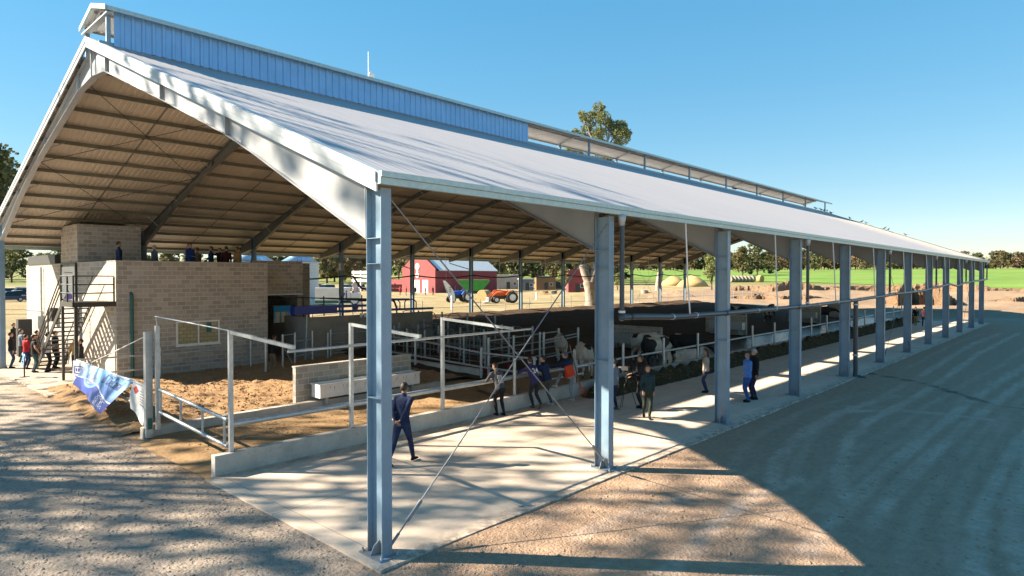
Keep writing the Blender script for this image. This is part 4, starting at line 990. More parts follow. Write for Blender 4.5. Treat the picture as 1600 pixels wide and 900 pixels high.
    hz = ((fc-np.array(hip))@np.array(up)); wst = jhem-.94        # jacket hem relative to the hip
    rad = np.linalg.norm(fc-np.array(hip)-hz[:, None]*np.array(up), axis=1)
    bt = np.where((bt == 0) & (hz < wst) & (rad < .30) & (fc[:, 2] < hip.z+.12), 1, bt); bt = np.where((bt == 1) & (hz >= wst) & (rad < .24+bulk), 0, bt)
    mats = [cloth(top, CL[top]), cloth(bottom, CL[bottom]), skin, cloth(shoes, CL[shoes])]
    if top2: mats.append(cloth(top2, CL[top2])); bt = np.where((bt == 0) & (hz < top2z) & (rad < .19+bulk), 4, bt)
    verts = [tuple(v) for v in co]; faces = [tuple(p.vertices) for p in bm_.polygons]; mi = list(bt); bpy.data.meshes.remove(bm_)
    ex = MB()
    for wr, hd, side, nrm, sd_ in hands:                 # fingers and thumbs
        for k, (off, ln) in enumerate(((-.028, .062), (-.010, .072), (.009, .068), (.026, .052))):
            p0 = wr+hd*.085+side*off; cv = nrm*(-.012) if not detail else nrm*(-.016)
            ex.tube([p0, p0+hd*ln*.45+cv*.3, p0+hd*ln*.8+cv*1.2, p0+hd*ln*.95+cv*2.3], [.0095, .009, .008, .006], 6, m=2)
        in_ = -1 if sd_*side.dot(rt) > 0 else 1
        p0 = wr+hd*.035+side*in_*.028; ex.tube([p0, p0+hd*.03+side*in_*.024, p0+hd*.062+side*in_*.028-nrm*.01], [.011, .010, .007], 6, m=2)
    b0 = len(verts); verts += ex.v; faces += [tuple(i+b0 for i in f) for f in ex.f]; mi += ex.m
    bd = bpy.data.meshes.new('person'); bd.from_pydata(verts, [], faces)
    for q in mats: bd.materials.append(q)
    bd.polygons.foreach_set('material_index', [int(q) for q in mi]); bd.polygons.foreach_set('use_smooth', [True]*len(faces)); bd.update()
    o = bpy.data.objects.new('person', bd); COL.objects.link(o); o.location = loc; o.rotation_euler = (0, 0, rz); o.scale = (s_,)*3; WL[o.name] = Vector((0, 0, 0))
    tag(o, label, 'person', group)
    # face bits
    if detail:
        for sd_ in (-1, 1):
            e = MB(); e.sphere(L(sd_*.030, .088, .128), .010, .008, .007, 8, 6, rot=RM); e.build('eye', EYE, parent=o)
            e = MB(); e.sphere(L(sd_*.031, .089, .147), .018, .007, .0045, 8, 5, rot=RM); e.build('eyebrow', hair if hair != HAIRG else HAIR, parent=o)
        e = MB(); e.sphere(L(0, .098, .050), .022, .008, .0055, 8, 5, rot=RM); e.build('mouth', LIP, parent=o)
    # hair
    hm = MB(); vs = []; n_ = 20; kk = 12; fs = []
    for i in range(kk+1):
        t = math.pi*i/kk
        for j in range(n_):
            a = 2*math.pi*j/n_; x, y, z = math.sin(t)*math.cos(a), math.sin(t)*math.sin(a), math.cos(t)
            g = 1+.03*math.sin(j*2.7+i*3.1); thick = (1.13 if hstyle != 'cap' else 1.10)
            z2 = z
            front = (y > .25); lim = (.42 if front else (-.05 if abs(x) > .75 and y > -.2 else -.62))
            if hstyle == 'long': lim = .42 if (y > .35) else -1.2
            if hstyle == 'beanie': lim = .15
            zz = max(z, lim); inn = 1.0 if z >= lim else .86
            vs.append(L(x*.077*thick*g*inn, (y*.097*thick*g-.004)*inn, .135+zz*.105*(1.06)*(g if z > 0 else 1)))
    for i in range(kk):
        for j in range(n_):
            j2 = (j+1) % n_; fs.append((i*n_+j, (i+1)*n_+j, (i+1)*n_+j2, i*n_+j2))
    hm.add(vs, fs, 0, True)
    if hstyle == 'long':
        hm.loft([(L(0, -.055, .16), hx*.07, hy*.05), (L(0, -.075, .05), hx*.082, hy*.045), (L(0, -.085, -.08), hx*.09, hy*.04), (L(0, -.09, -.2), hx*.085, hy*.03), (L(0, -.085, -.29), hx*.05, hy*.015)], 12)
    if hstyle == 'bob':
        hm.loft([(L(0, -.015, .20), hx*.088, hy*.085), (L(0, -.028, .12), hx*.100, hy*.085), (L(0, -.04, .05), hx*.104, hy*.072), (L(0, -.05, .0), hx*.08, hy*.05)], 14)
    if hstyle == 'cap': hm.loft([(L(0, .09, .165), hx*.065, RM@Vector((0, 0, 1))*.008), (L(0, .165, .155), hx*.045, RM@Vector((0, 0, 1))*.006)], 10)
    hm.build('hat' if hstyle in ('cap', 'beanie') else 'hair', hair, parent=o)
    if hood:
        e = MB(); c = T(.97)-fw2*.09; e.loft([(c+up*.05, rt2*.10, fw2*.035), (c, rt2*.115, fw2*.06), (c-up*.09, rt2*.09, fw2*.05), (c-up*.15, rt2*.03, fw2*.02)], 12); e.build('hood', cloth(top, CL[top]), parent=o)
    o['_'] = 0; del o['_']
    return o, dict(T=T, rt=rt2, fw=fw2, up=up, L=L, hip=hip)
CL = dict(navy=(.018, .032, .085), dark=(.035, .035, .04), black=(.018, .018, .021), shoe_black=(.012, .012, .012), grey=(.085, .09, .10), jean=(.035, .065, .13), jeanb=(.03, .10, .35), sky=(.10, .26, .68), white=(.62, .64, .68),
          lgrey=(.30, .31, .33), orange=(.80, .09, .03), shoe_white=(.62, .60, .58), shoe_brown=(.20, .11, .07), red=(.45, .02, .03), tan=(.42, .28, .12), khaki=(.22, .17, .11), teal=(.02, .05, .06), purple=(.05, .045, .15), maroon=(.05, .012, .015), beige=(.36, .33, .29), greyblue=(.17, .21, .27), olive=(.04, .045, .03), tealjean=(.04, .09, .10))
def ang(dx, dy): return math.atan2(-dx, dy)          # heading so that local +Y looks along (dx, dy)
# man in the dark suit striding past the near column
person((3.38, 3.98, 0.0), ang(1, .35), 'man in dark navy suit walking past the nearest column with hands behind him', 'navy', 'navy', h=1.95,
       pose=dict(rf=(.09, .30, 0), lf=(-.10, -.38, .05), lft=.5, hip=(0, -.02, .93), neck=(0, .06, 1.46), lh=(-.07, -.17, .95), rh=(.07, -.17, .98), rhd=(-1, -.2, -.3), lhd=(1, -.2, -.3), yaw=.35), bulk=.014, vox=.013, jhem=.78, skin=SKD)
# leaners on the fence (rail at y 6.58)
o, I = person((8.9, 6.02, 0), ang(.25, 1), 'boy in grey printed hoodie leaning on the rail, leftmost of the fence leaners', 'grey', 'black', hood=True,
       pose=dict(hip=(0, -.02, .93), neck=(-.03, .19, 1.42), lh=(-.22, .44, 1.13), rh=(.12, .46, 1.14), lhe=(-.8, -.3, -.6), rhe=(.8, -.3, -.6), lf=(-.1, .04, 0), rf=(.1, -.08, 0), yaw=.5, pitch=.15), shoes='shoe_black', bulk=.02, vox=.013, h=1.74)
def back_print(o, I, lines, mat, w=.2, z0=.35, sy=-.14, txt=None, size=.2, z=.45):
    T, rt_, fw_, up_ = I['T'], I['rt'], I['fw'], I['up']
    if txt:
        cu = bpy.data.curves.new('number', 'FONT'); cu.body = txt; cu.size = size; cu.align_x = 'CENTER'; cu.extrude = .002; cu.offset = .006
        ob = bpy.data.objects.new('t', cu); COL.objects.link(ob); dg = bpy.context.evaluated_depsgraph_get(); me = bpy.data.meshes.new_from_object(ob.evaluated_get(dg)); bpy.data.objects.remove(ob)
        RR = Matrix((rt_, up_, -fw_)).transposed()      # local text x -> right, y -> up, facing back
        for v in me.vertices: v.co = T(z)+RR@Vector(v.co)-fw_*abs(sy)
        me.materials.clear(); me.materials.append(mat); no = bpy.data.objects.new('number_print', me); COL.objects.link(no); no.parent = o
    else:
        for k in range(lines):
            b = MB(); zz = z0+.075*k; ww = w*(.7+.3*((k*37) % 10)/10); b.bar(T(zz)+rt_*ww-fw_*abs(sy), T(zz)-rt_*ww-fw_*abs(sy), .012, .03); b.build('back_print', mat, parent=o)
back_print(o, I, 7, M['white'] if False else pm('print_grey', (.42, .44, .47)), w=.11, z0=.22, sy=-.142)
o, I = person((10.55, 5.95, 0), ang(.15, 1), 'boy in purple sports jersey number 24 leaning on the fence rail', 'purple', 'dark', shoes='shoe_brown',
       pose=dict(hip=(0, -.06, .92), neck=(.0, .20, 1.40), lh=(-.25, .55, 1.16), rh=(.2, .50, 1.15), lhe=(-1, .1, -.4), rhe=(.9, -.2, -.5), lf=(-.05, .02, 0), rf=(.04, -.28, .09), rft=.9, yaw=-.2, pitch=.1), bulk=.025, vox=.013, h=1.80, jhem=.84)
back_print(o, I, 0, M['white'], txt='24', size=.24, z=.42, sy=-.152)
o, I = person((11.22, 5.92, 0), ang(-.1, 1), 'boy in dark hooded jacket beside the number 24 jersey, one foot on the kerb', 'navy', 'grey', shoes='shoe_white', hood=True,
       pose=dict(hip=(0, 0, .93), neck=(-.02, .15, 1.42), lh=(-.25, .46, 1.14), rh=(.18, .44, 1.14), lf=(-.13, .42, .46), rf=(.1, -.08, 0), yaw=.45, pitch=.1), bulk=.02, vox=.013, h=1.78)
o, I = person((12.35, 5.80, 0), ang(.0, 1), 'boy in navy and bright orange jacket and cap with one foot on the kerb', 'navy', 'lgrey', shoes='shoe_white', hair=CAPB, hstyle='cap', top2='orange', top2z=.33,
       pose=dict(hip=(.02, -.04, .93), neck=(-.05, .12, 1.42), lh=(-.36, .62, 1.13), rh=(.16, .48, 1.12), lhe=(-1, .1, -.3), lf=(-.2, .48, .46), rf=(.1, -.04, 0), yaw=.1, pitch=.2), bulk=.03, vox=.013, h=1.82)
# behind the second column
person((12.15, 3.75, 0), ang(.1, 1), 'man in grey blue shirt half hidden behind the second column', 'greyblue', 'navy', hair=HAIR, h=1.72, shoes='shoe_brown')
# cameraman
person((13.05, 3.25, 0), ang(-.55, 1), 'cameraman in dark jacket standing behind a tripod', 'black', 'black', h=1.8, skin=SKD, pose=dict(lh=(-.12, .34, 1.05), rh=(.14, .32, 1.12), yaw=.3, pitch=-.1, neck=(0, .03, 1.47)), bulk=.03, vox=.015)
tp = thing('camera_tripod', 'black camera on a tripod beside the cameraman', 'tripod', (12.6, 3.55, 0))
for dx, dy in ((-.34, .05), (.2, .3), (.22, -.3)):
    b = MB(); b.tube([(12.6, 3.55, 1.15), (12.6+dx, 3.55+dy, 0)], [.016, .011], 6); b.build('leg', M['black'], parent=tp)
b = MB(); b.tube([(12.6, 3.55, .9), (12.6, 3.55, 1.32)], .018, 8); b.build('column', M['black'], parent=tp)
b = MB(); b.box(12.53, 12.67, 3.45, 3.72, 1.32, 1.45); b.tube([(12.6, 3.72, 1.39), (12.6, 3.86, 1.39)], .045, 10); b.build('camera_body', M['black'], parent=tp)
b = MB(); b.tube([(12.6, 3.5, 1.3), (12.75, 3.15, 1.15)], .012, 6); b.build('pan_handle', M['black'], parent=tp)
# woman walking
M['puffer'] = pm('shiny_dark_jacket', (.015, .035, .05), (.01, .022, .035), 10, .25, 0, .6, 14)
person((11.72, 2.2, 0), ang(-.75, -.65), 'woman in shiny dark jacket walking towards the near column', 'teal', 'olive', hair=HAIRB, hstyle='bob', fem=True, h=1.70,
       pose=dict(lf=(-.05, .05, .0), rf=(.08, -.30, .09), rft=.8, hip=(0, -.04, .93), neck=(0, .0, 1.47), lh=(-.22, -.10, .86), rh=(.20, .22, .95), yaw=.15, pitch=-.02), bulk=.012, vox=.013, jhem=.98)
person((17.35, 2.95, 0), ang(-.35, 1), 'woman with long dark hair in beige jacket half hidden by the third column', 'beige', 'navy', hair=HAIR, hstyle='long', fem=True, h=1.70, bulk=.02, pose=dict(yaw=.1))
person((16.62, 1.0, 0), ang(-.75, .65), 'man in bright blue sweater and blue jeans facing the pens', 'sky', 'jeanb', h=1.80, pose=dict(lh=(-.2, .22, 1.0), rh=(.26, .02, .84), yaw=.1, lf=(-.12, .05, 0), rf=(.1, -.05, 0)), bulk=.02, skin=SKD)
person((17.25, 1.02, 0), ang(-.75, .6), 'grey haired man in long dark coat beside the man in blue', 'black', 'navy', hair=HAIRG, hstyle='short', h=1.84, bulk=.035, jhem=.74, pose=dict(yaw=.15))
# two far walkers
person((63.3, 4.4, 0), ang(1, 0), 'man in black walking far down the slab, left of two', 'black', 'tan', h=1.75, vox=.03, detail=False, pose=dict(lf=(-.1, .2, 0), rf=(.1, -.2, .05)))
person((62.6, 3.6, 0), ang(1, 0), 'person in dark red far down the slab, right of two', 'maroon', 'black', h=1.78, vox=.03, detail=False)
# man at the doorway
person((8.35, 20.4, .0), ang(1, .2), 'man in black leaning in the dark doorway of the milking building', 'black', 'khaki', h=1.78, vox=.02, pose=dict(lh=(-.15, .4, 1.2), rh=(.2, .4, 1.2), neck=(0, .12, 1.45)))
# people on the deck
DK = 4.3
deck = [((2.62+.5, 24.4), (1, -.2), 'man in dark suit standing alone at the left end of the deck', 'navy', HAIR, 'short', 1.80, {}),
        ((4.6, 24.4), (1, .15), 'white haired man in grey jacket on the deck', 'grey', HAIRG, 'short', 1.70, {}),
        ((7.9, 29.0), (.5, -1), 'man in black looking out from the back of the deck', 'black', HAIR, 'short', 1.75, {}),
        ((6.05, 24.0), (.5, -1), 'man in blue jacket facing outward on the deck', 'sky2', HAIR, 'short', 1.84, dict(rh=(.2, .3, 1.15))),
        ((7.0, 25.6), (-.4, 1), 'person in tan jacket behind the man in blue on the deck', 'khaki', HAIRB, 'short', 1.70, {}),
        ((7.45, 25.0), (-1, .1), 'man in navy with folded arms on the deck', 'navy', HAIR, 'short', 1.76, dict(lh=(.1, .22, 1.15), rh=(-.1, .22, 1.1))),
        ((8.15, 25.6), (-1, -.5), 'short man in black taking a picture on the deck', 'black', HAIR, 'short', 1.72, dict(lh=(-.1, .4, 1.5), rh=(.12, .4, 1.5))),
        ((7.75, 23.9), (0, 1), 'person in dark vest with white sleeves seen from behind on the deck', 'maroon', HAIR, 'short', 1.74, {}),
        ((8.45, 24.2), (-.6, 1), 'man in tan jacket at the right end of the deck', 'tan', HAIRB, 'short', 1.76, {}),
        ((8.85, 24.9), (-1, .2), 'man in dark jacket at the far right corner of the deck', 'dark', HAIR, 'short', 1.74, {})]
CL['sky2'] = (.015, .05, .22)
for (x, y), d, lb, tp_, hr, hs_, hh, ps in deck:
    person((x, y, DK), ang(*d), lb, tp_, 'dark', hair=hr, hstyle=hs_, h=hh, pose=ps, vox=.02, group='people standing on the roof deck', bulk=.015, skin=SKD if hh > 1.75 else SK)
# crowd by the stairs
crowd = [((.28, 31.2), (1, -.1), 'man in black jacket and jeans in the crowd at the left edge', 'black', 'jean', HAIRB, 1.74, {}, True),
         ((.70, 30.2), (1, .3), 'person in red jacket in the crowd left of the stairs', 'red', 'navy', HAIR, 1.68, dict(lh=(-.15, .25, 1.15), rh=(.15, .25, 1.1)), True),
         ((.72, 28.6), (1, .0), 'man in black t-shirt with a hand on his hip', 'black', 'tealjean', HAIR, 1.76, dict(rh=(.22, .12, 1.0), rhe=(1, -.6, 0)), False),
         ((1.22, 28.4), (1, .1), 'man in white shirt with crossed arms beside the stairs', 'white', 'black', HAIR, 1.84, dict(lh=(.08, .26, 1.15), rh=(-.08, .24, 1.1), lf=(-.15, .1, 0), rf=(.15, -.1, 0)), True),
         ((1.75, 29.6), (1, .2), 'man in black next to the man in the white shirt', 'black', 'black', HAIR, 1.82, {}, True),
         ((.2, 33.2), (1, 0), 'dark haired man in grey shirt at the back of the crowd', 'grey', 'jean', HAIRB, 1.78, {}, True),
         ((1.1, 33.6), (1, .1), 'man in striped blue shirt behind the red jacket', 'greyblue', 'dark', HAIRB, 1.76, {}, True),
         ((1.55, 32.4), (1, .2), 'person in dark red sweater near the pale wall', 'maroon', 'dark', HAIR, 1.72, {}, True),
         ((2.0, 26.9), (-.2, -1), 'person in yellow vest standing under the stairs', 'tan', 'dark', HAIRB, 1.70, {}, True),
         ((1.9, 25.6), (-.9, .3), 'person in dark clothes below the stair landing', 'dark', 'black', HAIR, 1.66, {}, True),
         ((2.15, 31.3), (.8, -.4), 'person in brown jacket behind the foot of the stairs', 'khaki', 'navy', HAIRB, 1.70, {}, True),
         ((1.6, 38.5), (.8, -.6), 'taller man in black further back behind the crowd', 'black', 'dark', HAIR, 1.8, dict(lh=(-.1, .3, 1.3)), True),
         ((1.0, 40.5), (.8, -.6), 'person in maroon shirt furthest back in the crowd', 'maroon', 'dark', HAIR, 1.7, {}, True)]
for (x, y), d, lb, tp_, bt_, hr, hh, ps, slv in crowd:
    person((x, y, h1(x, y) if y > 32.5 else max(h1(x, y), .0)+(.022 if x > -.3 and y < 32 else 0)), ang(*d), lb, tp_, bt_, hair=hr, h=hh, pose=ps, vox=.02, sleeve=slv, group='people gathered by the stairs', bulk=.012)
# far visitors, seated and standing
person((21.6, 29.3, h1(21.6, 29.3)+.12), ang(-.3, -1), 'person in black sitting at the back of the stalls', 'black', 'dark', h=1.7, vox=.025, detail=False,
       pose=dict(hip=(0, -.1, .52), neck=(0, .05, 1.06), lf=(-.12, .42, 0), rf=(.12, .42, 0), lh=(-.15, .3, .62), rh=(.15, .3, .62)))
b = MB(); b.box(21.2, 22.0, 29.1, 29.5, h1(21.6, 29.3)+.1, h1(21.6, 29.3)+.5); tag(b.build('bench_block', M['kerb'], loc=(21.6, 29.3, 1)), 'low block the person in black sits on', 'block')
fv = [((47.5, 73.0), 'black', 'dark', 'visitor in black standing left of the pink flag'), ((50.5, 77), 'navy', 'jean', 'visitor in navy right of the pink flag'), ((52, 74), 'dark', 'black', 'visitor in dark clothes nearest the white truck'),
      ((70.6, 90), 'maroon', 'dark', 'visitor in maroon, leftmost of the group before the red shed'), ((72.4, 89.5), 'black', 'jean', 'visitor in black with jeans before the red shed'), ((74.2, 88.6), 'navy', 'navy', 'visitor in navy, third of the group before the red shed'), ((75.2, 87.6), 'dark', 'dark', 'visitor in dark clothes, rightmost before the red shed'), ((71.0, 92.5), 'red', 'dark', 'visitor in red behind the group before the red shed')]
fproto = {}
for (x, y), a, b_, lb in fv:
    person((x, y, h1(x, y)), rnd.uniform(0, 6), lb, a, b_, h=rnd.uniform(1.66, 1.8), vox=.05, detail=False, group='visitors in the far yard')

# ------------------------------------------------------------------ cows
def cow_mat(name, th, base=(.55, .50, .43), scale=1.15, seed=0.0, dark=(.012, .011, .012)):
    t = NT(name); mp = t.add('ShaderNodeMapping', {'Vector': t.co(), 'Location': (seed, seed*1.7, seed*.6), 'Scale': (1.2, 1.0, 1.1)})
    f = t.mapr(t.noise(scale, 1.5, .4, mp.outputs[0]), th-.006, th+.006)
    dirt = t.mapr(t.noise(6, 4, .7), .45, .75, 0, .5); wht = t.mix(dirt, base, (.22, .16, .10))
    t.P(Base_Color=t.mix(f, dark, wht), Roughness=.8); t.bump(t.noise(40, 3), .2, .01); return t.m
CM = [cow_mat('cow_hide_white', .36, (.50, .46, .38), 1.2, 3.1), cow_mat('cow_hide_patched', .50, seed=1.3), cow_mat('cow_hide_black', .62, seed=7.7), cow_mat('cow_hide_mostly_white', .40, seed=5.2), cow_mat('cow_hide_black_b', .60, seed=12.2)]
PINK = pm('udder_pink', (.42, .24, .19), (.35, .2, .16), 5, .6); HOOF = pm('hoof', (.06, .05, .04), None, 3, .6)
def cow(loc, rz, label, mat, head='up', sc=1.0, group=None, vox=.022, turn=0.0):
    m = MB(); X = Vector((1, 0, 0)); Z = Vector((0, 0, 1)); Y = Vector((0, 1, 0))
    S = [(-.98, .99, .10, .16), (-.92, 1.04, .20, .27), (-.75, 1.06, .27, .33), (-.45, 1.02, .30, .36), (-.1, .98, .335, .39), (.25, .99, .31, .385), (.5, 1.02, .26, .37), (.68, 1.05, .19, .31), (.78, 1.06, .12, .2)]
    m.loft([((0, y, z), X*rx, Z*rz_) for y, z, rx, rz_ in S], 20)
    m.loft([((0, -.95, 1.32), X*.04, Y*.03), ((0, -.8, 1.35), X*.20, Z*.05), ((0, -.6, 1.37), X*.08, Z*.05), ((0, .1, 1.34), X*.07, Z*.05), ((0, .6, 1.38), X*.05, Z*.05)], 10)
    if head == 'up': nk = [(0, .62, 1.08), (turn*.2, .95, 1.28), (turn*.45, 1.18, 1.42)]; hd = Vector((turn, 1, -.45)).normalized(); hb = Vector((turn*.5, 1.22, 1.44))
    elif head == 'down': nk = [(0, .62, 1.05), (turn*.2, .98, .92), (turn*.4, 1.26, .70)]; hd = Vector((turn*.5, .55, -.85)).normalized(); hb = Vector((turn*.4, 1.30, .68))
    else: nk = [(0, .62, 1.08), (turn*.2, .98, 1.1), (turn*.45, 1.25, 1.08)]; hd = Vector((turn, 1, -.6)).normalized(); hb = Vector((turn*.5, 1.30, 1.08))
    m.loft([(Vector(nk[0])-Vector((0, .1, 0)), X*.15, Z*.27), (nk[0], X*.14, Z*.25), (nk[1], X*.105, Z*.18), (nk[2], X*.09, Z*.13)], 14)
    hs_ = hd.cross(Z).normalized(); hu = hs_.cross(hd)
    m.loft([(hb-hd*.08+hu*.02, hs_*.07, hu*.07), (hb, hs_*.105, hu*.11), (hb+hd*.14, hs_*.10, hu*.105), (hb+hd*.30-hu*.01, hs_*.072, hu*.078), (hb+hd*.42-hu*.02, hs_*.066, hu*.064), (hb+hd*.49-hu*.02, hs_*.07, hu*.055), (hb+hd*.52-hu*.02, hs_*.04, hu*.03)], 12)
    for sd_ in (-1, 1):
        e0 = hb+hs_*sd_*.09+hu*.05; m.loft([(e0, hd*.025, hu*.03), (e0+hs_*sd_*.10-hu*.01, hd*.015, hu*.05), (e0+hs_*sd_*.19-hu*.035, hd*.006, hu*.015)], 8)
        x = sd_*.17; m.tube([(sd_*.12, .52, .95), (x, .55, .72), (x*.95, .56, .50), (x*.92, .55, .42), (x*.92, .56, .18), (x*.92, .57, .10)], [.12, .085, .055, .052, .034, .042], 10)
        x = sd_*.19; m.tube([(sd_*.13, -.62, 1.0), (x, -.58, .80), (x, -.55, .66), (x, -.80, .46), (x, -.83, .40), (x, -.76, .16), (x, -.74, .10)], [.17, .15, .11, .058, .05, .036, .043], 12)
    me = bpy.data.meshes.new('tmp'); me.from_pydata([tuple(v) for v in m.v], [], m.f); ob = bpy.data.objects.new('tmp', me); COL.objects.link(ob)
    md = ob.modifiers.new('r', 'REMESH'); md.mode = 'VOXEL'; md.voxel_size = vox; md.use_smooth_shade = True
    md2 = ob.modifiers.new('s', 'SMOOTH'); md2.factor = .6; md2.iterations = 3
    dg = bpy.context.evaluated_depsgraph_get(); dg.update(); bd = bpy.data.meshes.new_from_object(ob.evaluated_get(dg)); bpy.data.objects.remove(ob)
    bd.name = 'cow'; bd.materials.clear(); bd.materials.append(mat); bd.polygons.foreach_set('use_smooth', [True]*len(bd.polygons)); bd.polygons.foreach_set('material_index', [0]*len(bd.polygons))
    o = bpy.data.objects.new('cow', bd); COL.objects.link(o); WL[o.name] = Vector((0, 0, 0)); o.location = loc; o.rotation_euler = (0, 0, rz); o.scale = (sc,)*3; tag(o, label, 'cow', group)
    for sx, y in ((-.16, .58), (.16, .58), (-.19, -.73), (.19, -.73)):
        b = MB(); b.loft([((sx, y+.02, 0), X*.055, Y*.07), ((sx, y, .09), X*.043, Y*.052)], 10); b.build('hoof', HOOF, parent=o)
    b = MB(); b.sphere((0, -.50, .68), .17, .22, .15, 14, 10)
    for sx in (-.08, .08):
        for y in (-.58, -.42): b.tube([(sx, y, .58), (sx, y, .49)], [.018, .012], 6)
    b.build('udder', PINK, parent=o)
    b = MB(); b.tube([(0, -.98, 1.30), (0, -1.06, 1.15), (0, -1.07, .8), (.02, -1.06, .55)], [.03, .024, .016, .014], 8); b.tube([(.02, -1.06, .58), (.02, -1.06, .42), (.02, -1.05, .3)], [.02, .045, .01], 8); b.build('tail', mat, parent=o)
    for sd_ in (-1, 1):
        b = MB(); b.sphere(hb+hd*.12+hs_*sd_*.095+hu*.03, .016); b.build('eye', EYE, parent=o)
    b = MB(); b.box(0, 0, 0, 0, 0, 0) if False else b.sphere(hb+hd*.47+hs_*0-hu*.02, .066, .066, .055, 10, 8); b.build('muzzle', PINK if mat in (CM[0], CM[3]) else HOOF, parent=o)
    return o
fwd = (.735, .678)
def cz(x, y): return h1(x, y)+.05
cow((19.9, 12.2, cz(19.9, 12.2)+.05), ang(*fwd), 'pale cow seen from behind walking into the dark pens', CM[0], 'mid', 1.02)
cow((17.4, 8.9, cz(17.4, 8.9)), ang(.66, .75), 'white and black cow seen from behind next to the second column', CM[3], 'mid', 1.05, turn=.3)
G = 'cows feeding along the kerb'
cow((22.2, 7.9, cz(22, 7.9)), ang(.96, -.2), 'black and white patched cow lowering its head to the silage', CM[1], 'down', 1.05, G, turn=-.3)
cow((23.6, 9.3, cz(23.6, 9.3)), ang(.98, -.2), 'mostly white cow standing behind the patched feeding cow', CM[3], 'mid', 1.08, G)
cow((25.6, 8.0, cz(25.6, 8)), ang(.35, -1), 'black cow with white face reaching over the kerb beside the beige jacket', CM[2], 'down', 1.0, G)
far = [((45.0, 14.6), (.2, -1), CM[2], 'dark cow standing left among the far cows'), ((47.2, 15.2), (-.6, -1), CM[1], 'dark cow with a white head among the far cows'), ((50.5, 15.8), (-.3, -1), CM[1], 'patched cow turned towards the alley among the far cows'),
       ((52.5, 14.0), (-1, -.5), CM[4], 'black cow in front of the trough wall among the far cows'), ((57.5, 15.6), (-1, -.2), CM[4], 'long black cow with a white face farther down the pens'), ((60.5, 11.8), (.9, -1), CM[2], 'black cow at the alley fence far down the pens')]
for (x, y), d, mt, lb in far: cow((x, y, cz(x, y)+.1), ang(*d), lb, mt, 'mid', 1.05, 'dark cows far down the pens', vox=.035)
# ------------------------------------------------------------------ trees
nr = np.random.default_rng(11)
def leaf_mesh(name, clusters, mat, ls, dens, seed=0, per=None, hang=0.0):
    g = np.random.default_rng(seed); P = []
    for c, rad, wgt in clusters:
        n = int(dens*wgt); d = g.normal(size=(n, 3)); d /= np.linalg.norm(d, axis=1)[:, None]+1e-9
        r_ = (.35+.65*g.random(n)**.6)[:, None]; rad_ = np.array(rad if hasattr(rad, '__len__') else (rad, rad, rad*.8))
        sub = g.normal(size=(max(3, n//40), 3))*.65; k = g.integers(0, len(sub), n)          # clumping
        q = np.where(g.random(n)[:, None] < .65, sub[k]/(np.linalg.norm(sub[k], axis=1)[:, None]+.3)*.9+d*.22, d*r_)
        P.append(np.array(c)+q*rad_)
    P = np.concatenate(P); n = len(P); a = g.normal(size=(n, 3)); a[:, 2] -= hang; a /= np.linalg.norm(a, axis=1)[:, None]
    b = g.normal(size=(n, 3)); b -= (b*a).sum(1)[:, None]*a; b /= np.linalg.norm(b, axis=1)[:, None]
    s_ = ls*(.6+.8*g.random(n))[:, None]
    V = np.stack([P-a*s_*.5, P+b*s_*.28, P+a*s_*.5, P-b*s_*.28], 1).reshape(-1, 3)
    F = np.arange(n*4).reshape(-1, 4); me = bpy.data.meshes.new(name); me.from_pydata(V.tolist(), [], F.tolist()); me.materials.append(mat); return me
def leafm(name, c1, c2, c3, s1=.9):
    t = NT(name); f = t.mapr(t.noise(s1, 3), .35, .65); c = t.mix(f, c1, c2); c = t.mix(t.mapr(t.noise(7, 2), .4, .7), c, c3)
    t.P(Base_Color=c, Roughness=.65, Specular_IOR_Level=.3)
    tr = t.add('ShaderNodeBsdfTranslucent', {'Color': c}); mx = t.add('ShaderNodeMixShader', {0: .3}); t.l.new(t.b.outputs[0], mx.inputs[1]); t.l.new(tr.outputs[0], mx.inputs[2])
    out = [n for n in t.n if n.type == 'OUTPUT_MATERIAL'][0]; t.l.new(mx.outputs[0], out.inputs['Surface']); return t.m
LE = leafm('foliage_eucalyptus', (.09, .13, .04), (.16, .19, .07), (.22, .22, .10), .5)
LD = leafm('foliage_dark', (.07, .09, .035), (.11, .13, .05), (.15, .15, .07), .6)
LO = leafm('foliage_olive', (.13, .12, .055), (.20, .17, .08), (.10, .10, .04), .4)
LB = leafm('foliage_autumn', (.26, .18, .10), (.20, .15, .09), (.15, .12, .07), .4)
LY = leafm('foliage_pale', (.22, .26, .09), (.30, .31, .13), (.15, .19, .06), .8)
def branches(m, base, tips, r0, h0, g, mt=0, bend=.15):
    fork = Vector(base)+Vector((0, 0, h0)); m.tube([base, Vector(base)+Vector((0, 0, h0*.5)), fork], [r0*1.25, r0, r0*.85], 9, m=mt)
    for c, rad, w_ in tips:
        c = Vector(c); mid = fork.lerp(c, .5)+Vector((g.uniform(-1, 1), g.uniform(-1, 1), g.uniform(0, .8)))*bend*(c-fork).length*.4
        m.tube([fork-Vector((0, 0, h0*.08)), mid, c], [r0*.55, r0*.3, r0*.10], 6, m=mt)
        for q in range(2):
            e = c+Vector((g.uniform(-1, 1), g.uniform(-1, 1), g.uniform(-.3, 1)))*(rad if not hasattr(rad, '__len__') else rad[0])*.8
            m.tube([mid.lerp(c, .5), e], [r0*.18, r0*.05], 5, m=mt)
